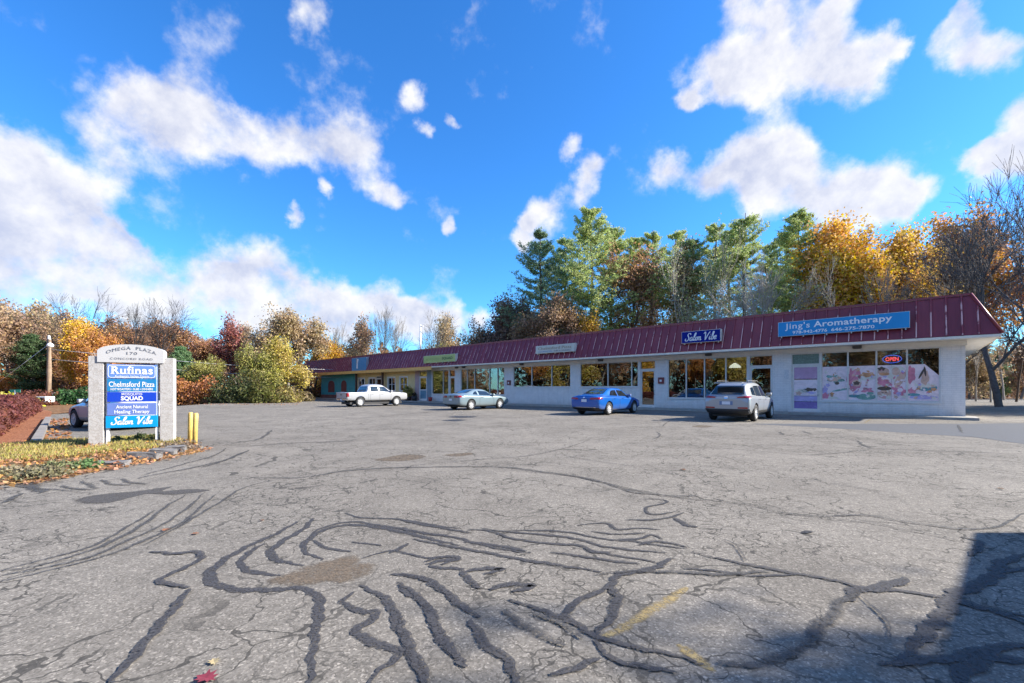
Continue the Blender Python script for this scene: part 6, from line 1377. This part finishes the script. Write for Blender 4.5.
# far woods and undergrowth that nobody could count
rg = np.random.default_rng(77)
def mass(name, pts, n, h, size, col, seed, depth=6., kind='leaf'):
    rg = np.random.default_rng(seed); L_ = [(Vector(b) - Vector(a)).length for a, b in zip(pts, pts[1:])]; tot = sum(L_); s = rg.uniform(0, tot, n); C = np.zeros((n, 3)); acc = 0
    for (a, b), l in zip(zip(pts, pts[1:]), L_):
        m = (s >= acc) & (s <= acc + l); f_ = ((s[m] - acc) / l)[:, None]; a, b = np.array(a), np.array(b); dv = (b - a) / l; nv = np.array([-dv[1], dv[0]]); C[m, :2] = a + (b - a) * f_ + nv * rg.uniform(-depth / 2, depth / 2, (m.sum(), 1)); acc += l
    top = h * (.72 + .2 * np.sin(s * .55 + seed) + .16 * np.sin(s * 1.7 + 2 * seed)); C[:, 2] = top * rg.uniform(0, 1, n) ** .8
    U, V = rand_axes(rg, n, size); o = quads_mesh(name, C, U, V, kind); o.color = (*col, 1); return struct(o, 'stuff')
mass('far_woods', [(-150, 40), (-100, 75), (-62, 92), (-20, 100)], 24000, 11, .42, (.24, .13, .06), 1, 14)
mass('far_woods', [(-20, 100), (10, 92), (45, 80), (80, 84), (120, 70)], 16000, 6, .30, (.20, .13, .08), 2, 10)
mass('undergrowth', [(-70, 46), (-45, 50), (-36, 58), (-28, 70)], 12000, 2.6, .16, (.25, .13, .06), 3, 5)
mass('undergrowth', [(-24, 84), (0, 66), (20, 54), (34, 44)], 14000, 4.2, .15, (.22, .15, .09), 4, 6)
mass('undergrowth', [(40, 48), (62, 72), (95, 68)], 12000, 3.4, .15, (.20, .11, .06), 5, 8)
mass('far_woods', [(-80, 34), (-86, -10), (-70, -60), (-20, -75)], 26000, 15, .40, (.22, .15, .09), 6, 14)
for i in range(9):
    k = ['oak0', 'round1', 'oak1', 'oak2', 'thin0'][i % 5]; s_k = r.uniform(.9, 1.4) * (12 / VAR[k][1]); t = tree(k, 0, 28 - i * 9, None, [ORG, YEL, RUST, GOLD, TAN][i % 5], GREY, 'tree standing along the road left of the viewer', 'trees along the road left of the viewer', x=-66 - r.uniform(0, 8)); t.scale = (s_k,) * 3
# the small gabled house whose shadow falls over the right foreground
t = thing('outbuilding', 'small gabled wooden outbuilding off the right side of the lot', 'building', (8.55, 3.9, 0), 0)
bm = bmesh.new(); EH, RH, WD = 2.45, 4.6, 6.2
for x0_, x1_ in ((0, 8),):
    pr = [(0, 0), (-WD, 0), (-WD, EH), (-WD / 2, RH), (0, EH)]; a_ = [bm.verts.new((x0_, y, z)) for y, z in pr]; b_ = [bm.verts.new((x1_, y, z)) for y, z in pr]
    bm.faces.new(a_); bm.faces.new(b_[::-1])
    for i in range(5): bm.faces.new((a_[i], b_[i], b_[(i + 1) % 5], a_[(i + 1) % 5]))
bmesh.ops.recalc_face_normals(bm, faces=bm.faces[:]); obj('wall', bm, M('grey_siding', (.4, .4, .38), .7, .15, 2), t)
bm = bmesh.new()
for y0_, y1_ in ((.25, -WD / 2), (-WD - .25, -WD / 2)):
    z0_ = EH - .17; vs = [bm.verts.new(p) for p in ((-.2, y0_, z0_ + .02), (8.2, y0_, z0_ + .02), (8.2, y1_, RH + .02), (-.2, y1_, RH + .02))]; hi = [bm.verts.new(v.co + Vector((0, 0, .1))) for v in vs]
    bm.faces.new(vs); bm.faces.new(hi[::-1])
    for i in range(4): bm.faces.new((vs[i], hi[i], hi[(i + 1) % 4], vs[(i + 1) % 4]))
bmesh.ops.recalc_face_normals(bm, faces=bm.faces[:]); obj('roof', bm, M('shingles', (.12, .11, .1), .9, .3, 5), t)

# ------------------------------------------------------------------ light and sky
ELEV = math.radians(31)
sun_d = bpy.data.lights.new('sun', 'SUN'); sun_d.energy = 4.6; sun_d.angle = math.radians(.5); sun_d.color = (1, .93, .83)
sun = bpy.data.objects.new('sun', sun_d); COL.objects.link(sun); sun.location = (60, 0, 60)
sun.rotation_euler = Vector((math.cos(ELEV), 0, math.sin(ELEV))).to_track_quat('Z', 'Y').to_euler()
wd_ = bpy.data.worlds.new('World'); sc.world = wd_; wd_.use_nodes = True; nt = wd_.node_tree; nt.nodes.clear()
out = nt.nodes.new('ShaderNodeOutputWorld')
sky = nt.nodes.new('ShaderNodeTexSky'); sky.sky_type = 'NISHITA'; sky.sun_disc = False; sky.sun_elevation = ELEV; sky.sun_rotation = math.radians(90); sky.air_density = 1.0; sky.dust_density = .3; sky.ozone_density = 2.0
hs = nt.nodes.new('ShaderNodeHueSaturation'); hs.inputs['Saturation'].default_value = 1.2; hs.inputs['Hue'].default_value = .5; nt.links.new(sky.outputs[0], hs.inputs['Color'])
skyc = mixc(nt, 1.0, hs.outputs[0], (.32, .67, .97), 'MULTIPLY')
b1 = nt.nodes.new('ShaderNodeBackground'); b1.inputs[1].default_value = .122; nt.links.new(skyc, b1.inputs[0])
dirv = coord(nt, 'Generated'); nrm_ = nt.nodes.new('ShaderNodeVectorMath'); nrm_.operation = 'NORMALIZE'; nt.links.new(dirv, nrm_.inputs[0]); dv = nrm_.outputs[0]
def sub_noise(vec, scale, amt, detail=4):
    nz = noise(nt, vec, scale, detail, .6); m = nt.nodes.new('ShaderNodeVectorMath'); m.operation = 'SUBTRACT'; nt.links.new(nz.outputs['Color'], m.inputs[0]); m.inputs[1].default_value = (.5, .5, .5)
    k = nt.nodes.new('ShaderNodeVectorMath'); k.operation = 'SCALE'; nt.links.new(m.outputs[0], k.inputs[0]); k.inputs['Scale'].default_value = amt; return k.outputs[0]
def vadd(a, b):
    k = nt.nodes.new('ShaderNodeVectorMath'); k.operation = 'ADD'; nt.links.new(a, k.inputs[0]); nt.links.new(b, k.inputs[1]); return k.outputs[0]
warp = vadd(vadd(dv, sub_noise(dv, 5, .09)), sub_noise(dv, 15, .06, 7))
CL = [(20, 150, 40), (35, 195, 55), (60, 235, 50), (100, 245, 34), (90, 118, 36), (140, 90, 44), (160, 130, 50), (205, 110, 46), (235, 140, 42), (280, 140, 40), (320, 150, 36), (360, 155, 34), (383, 195, 20), (110, 165, 34), (-20, 190, 60), (-20, 270, 55),
      (15, 265, 40), (70, 285, 40), (120, 275, 42), (180, 290, 44), (225, 275, 32), (260, 272, 36), (300, 295, 36), (350, 305, 34), (385, 298, 26), (420, 316, 26), (455, 318, 20), (482, 318, 16), (140, 310, 40), (250, 310, 40), (340, 330, 36), (30, 305, 40),
      (322, 189, 12), (292, 222, 11), (418, 96, 18), (428, 130, 12), (453, 121, 11), (447, 228, 12), (305, 5, 28), (75, 205, 42), (98, 258, 42), (130, 285, 36), (300, 310, 36), (400, 320, 28),
      (715, 70, 34), (755, 65, 42), (800, 68, 48), (845, 70, 44), (880, 60, 34), (910, 48, 16), (770, 10, 30), (830, 5, 36), (735, 2, 30), (692, 95, 15), 
      (665, 178, 26), (700, 180, 30), (740, 166, 36), (778, 160, 38), (800, 185, 42), (845, 200, 42), (885, 190, 44), (918, 195, 26), (760, 200, 28), (575, 150, 20), (545, 212, 30), (588, 198, 22), (596, 172, 16), (530, 225, 14),
      (975, 40, 38), (1000, 60, 34), (1015, 110, 26), (978, 160, 20), (1005, 160, 34), (1040, 140, 40), (965, 20, 26), (520, 240, 12)]
acc = None
for u, v, rr in CL:
    d = Vector(((u - PX) / FOC, 1, (PY - v) / FOC)); c_ = 1 / d.length; d.normalize(); rad = rr / FOC * c_ * .9
    ds = nt.nodes.new('ShaderNodeVectorMath'); ds.operation = 'DISTANCE'; nt.links.new(warp, ds.inputs[0]); ds.inputs[1].default_value = d
    mr = nt.nodes.new('ShaderNodeMapRange'); mr.interpolation_type = 'SMOOTHSTEP'; nt.links.new(ds.outputs['Value'], mr.inputs[0]); mr.inputs[1].default_value = rad * 1.35; mr.inputs[2].default_value = 0
    acc = mr.outputs[0] if acc is None else math_n(nt, 'ADD', acc, mr.outputs[0])
fb = noise(nt, dv, 8.5, 8, .6, 0).outputs[0]; fb2 = noise(nt, dv, 3.2, 5, .6).outputs[0]
sepd = nt.nodes.new('ShaderNodeSeparateXYZ'); nt.links.new(dv, sepd.inputs[0])
behind = nt.nodes.new('ShaderNodeMapRange'); behind.inputs[1].default_value = .45; behind.inputs[2].default_value = .1; nt.links.new(sepd.outputs[1], behind.inputs[0])
rest = math_n(nt, 'MULTIPLY', math_n(nt, 'MULTIPLY', math_n(nt, 'SUBTRACT', fb2, .46), 6.0, True), behind.outputs[0])
acc = math_n(nt, 'MINIMUM', acc, 1.15)
dens = math_n(nt, 'ADD', math_n(nt, 'ADD', acc, rest), math_n(nt, 'MULTIPLY', math_n(nt, 'SUBTRACT', fb, .52), 2.7))
al = nt.nodes.new('ShaderNodeMapRange'); al.interpolation_type = 'SMOOTHSTEP'; al.inputs[1].default_value = .14; al.inputs[2].default_value = 1.08; nt.links.new(dens, al.inputs[0])
offv = nt.nodes.new('ShaderNodeVectorMath'); offv.operation = 'ADD'; nt.links.new(dv, offv.inputs[0]); offv.inputs[1].default_value = (.022, 0, .026)
fbs = noise(nt, offv.outputs[0], 8.5, 8, .6, 0).outputs[0]
rel = math_n(nt, 'ADD', .5, math_n(nt, 'MULTIPLY', math_n(nt, 'SUBTRACT', fb, fbs), 1.9))
cc = ramp(nt, math_n(nt, 'ADD', rel, math_n(nt, 'MULTIPLY', math_n(nt, 'SUBTRACT', .75, dens), .3)), [(.15, (.58, .62, .78)), (.45, (.82, .83, .90)), (.7, (1, .99, .98))])
b2 = nt.nodes.new('ShaderNodeBackground'); b2.inputs[1].default_value = .42; nt.links.new(cc, b2.inputs[0])
mx = nt.nodes.new('ShaderNodeMixShader'); nt.links.new(math_n(nt, 'MULTIPLY', al.outputs[0], .96), mx.inputs[0]); nt.links.new(b1.outputs[0], mx.inputs[1]); nt.links.new(b2.outputs[0], mx.inputs[2]); nt.links.new(mx.outputs[0], out.inputs[0])
wd_.cycles.sampling_method = 'MANUAL'; wd_.cycles.sample_map_resolution = 512
vs_ = sc.view_settings; vs_.view_transform = 'Standard'; vs_.look = 'None'; vs_.gamma = 1; vs_.exposure = 1.38; vs_.use_curve_mapping = False
sc.render.engine = 'CYCLES'; cy = sc.cycles; cy.use_denoising = True; cy.max_bounces = 6; cy.transparent_max_bounces = 12; cy.diffuse_bounces = 3; cy.glossy_bounces = 3; cy.transmission_bounces = 3; cy.caustics_reflective = cy.caustics_refractive = False
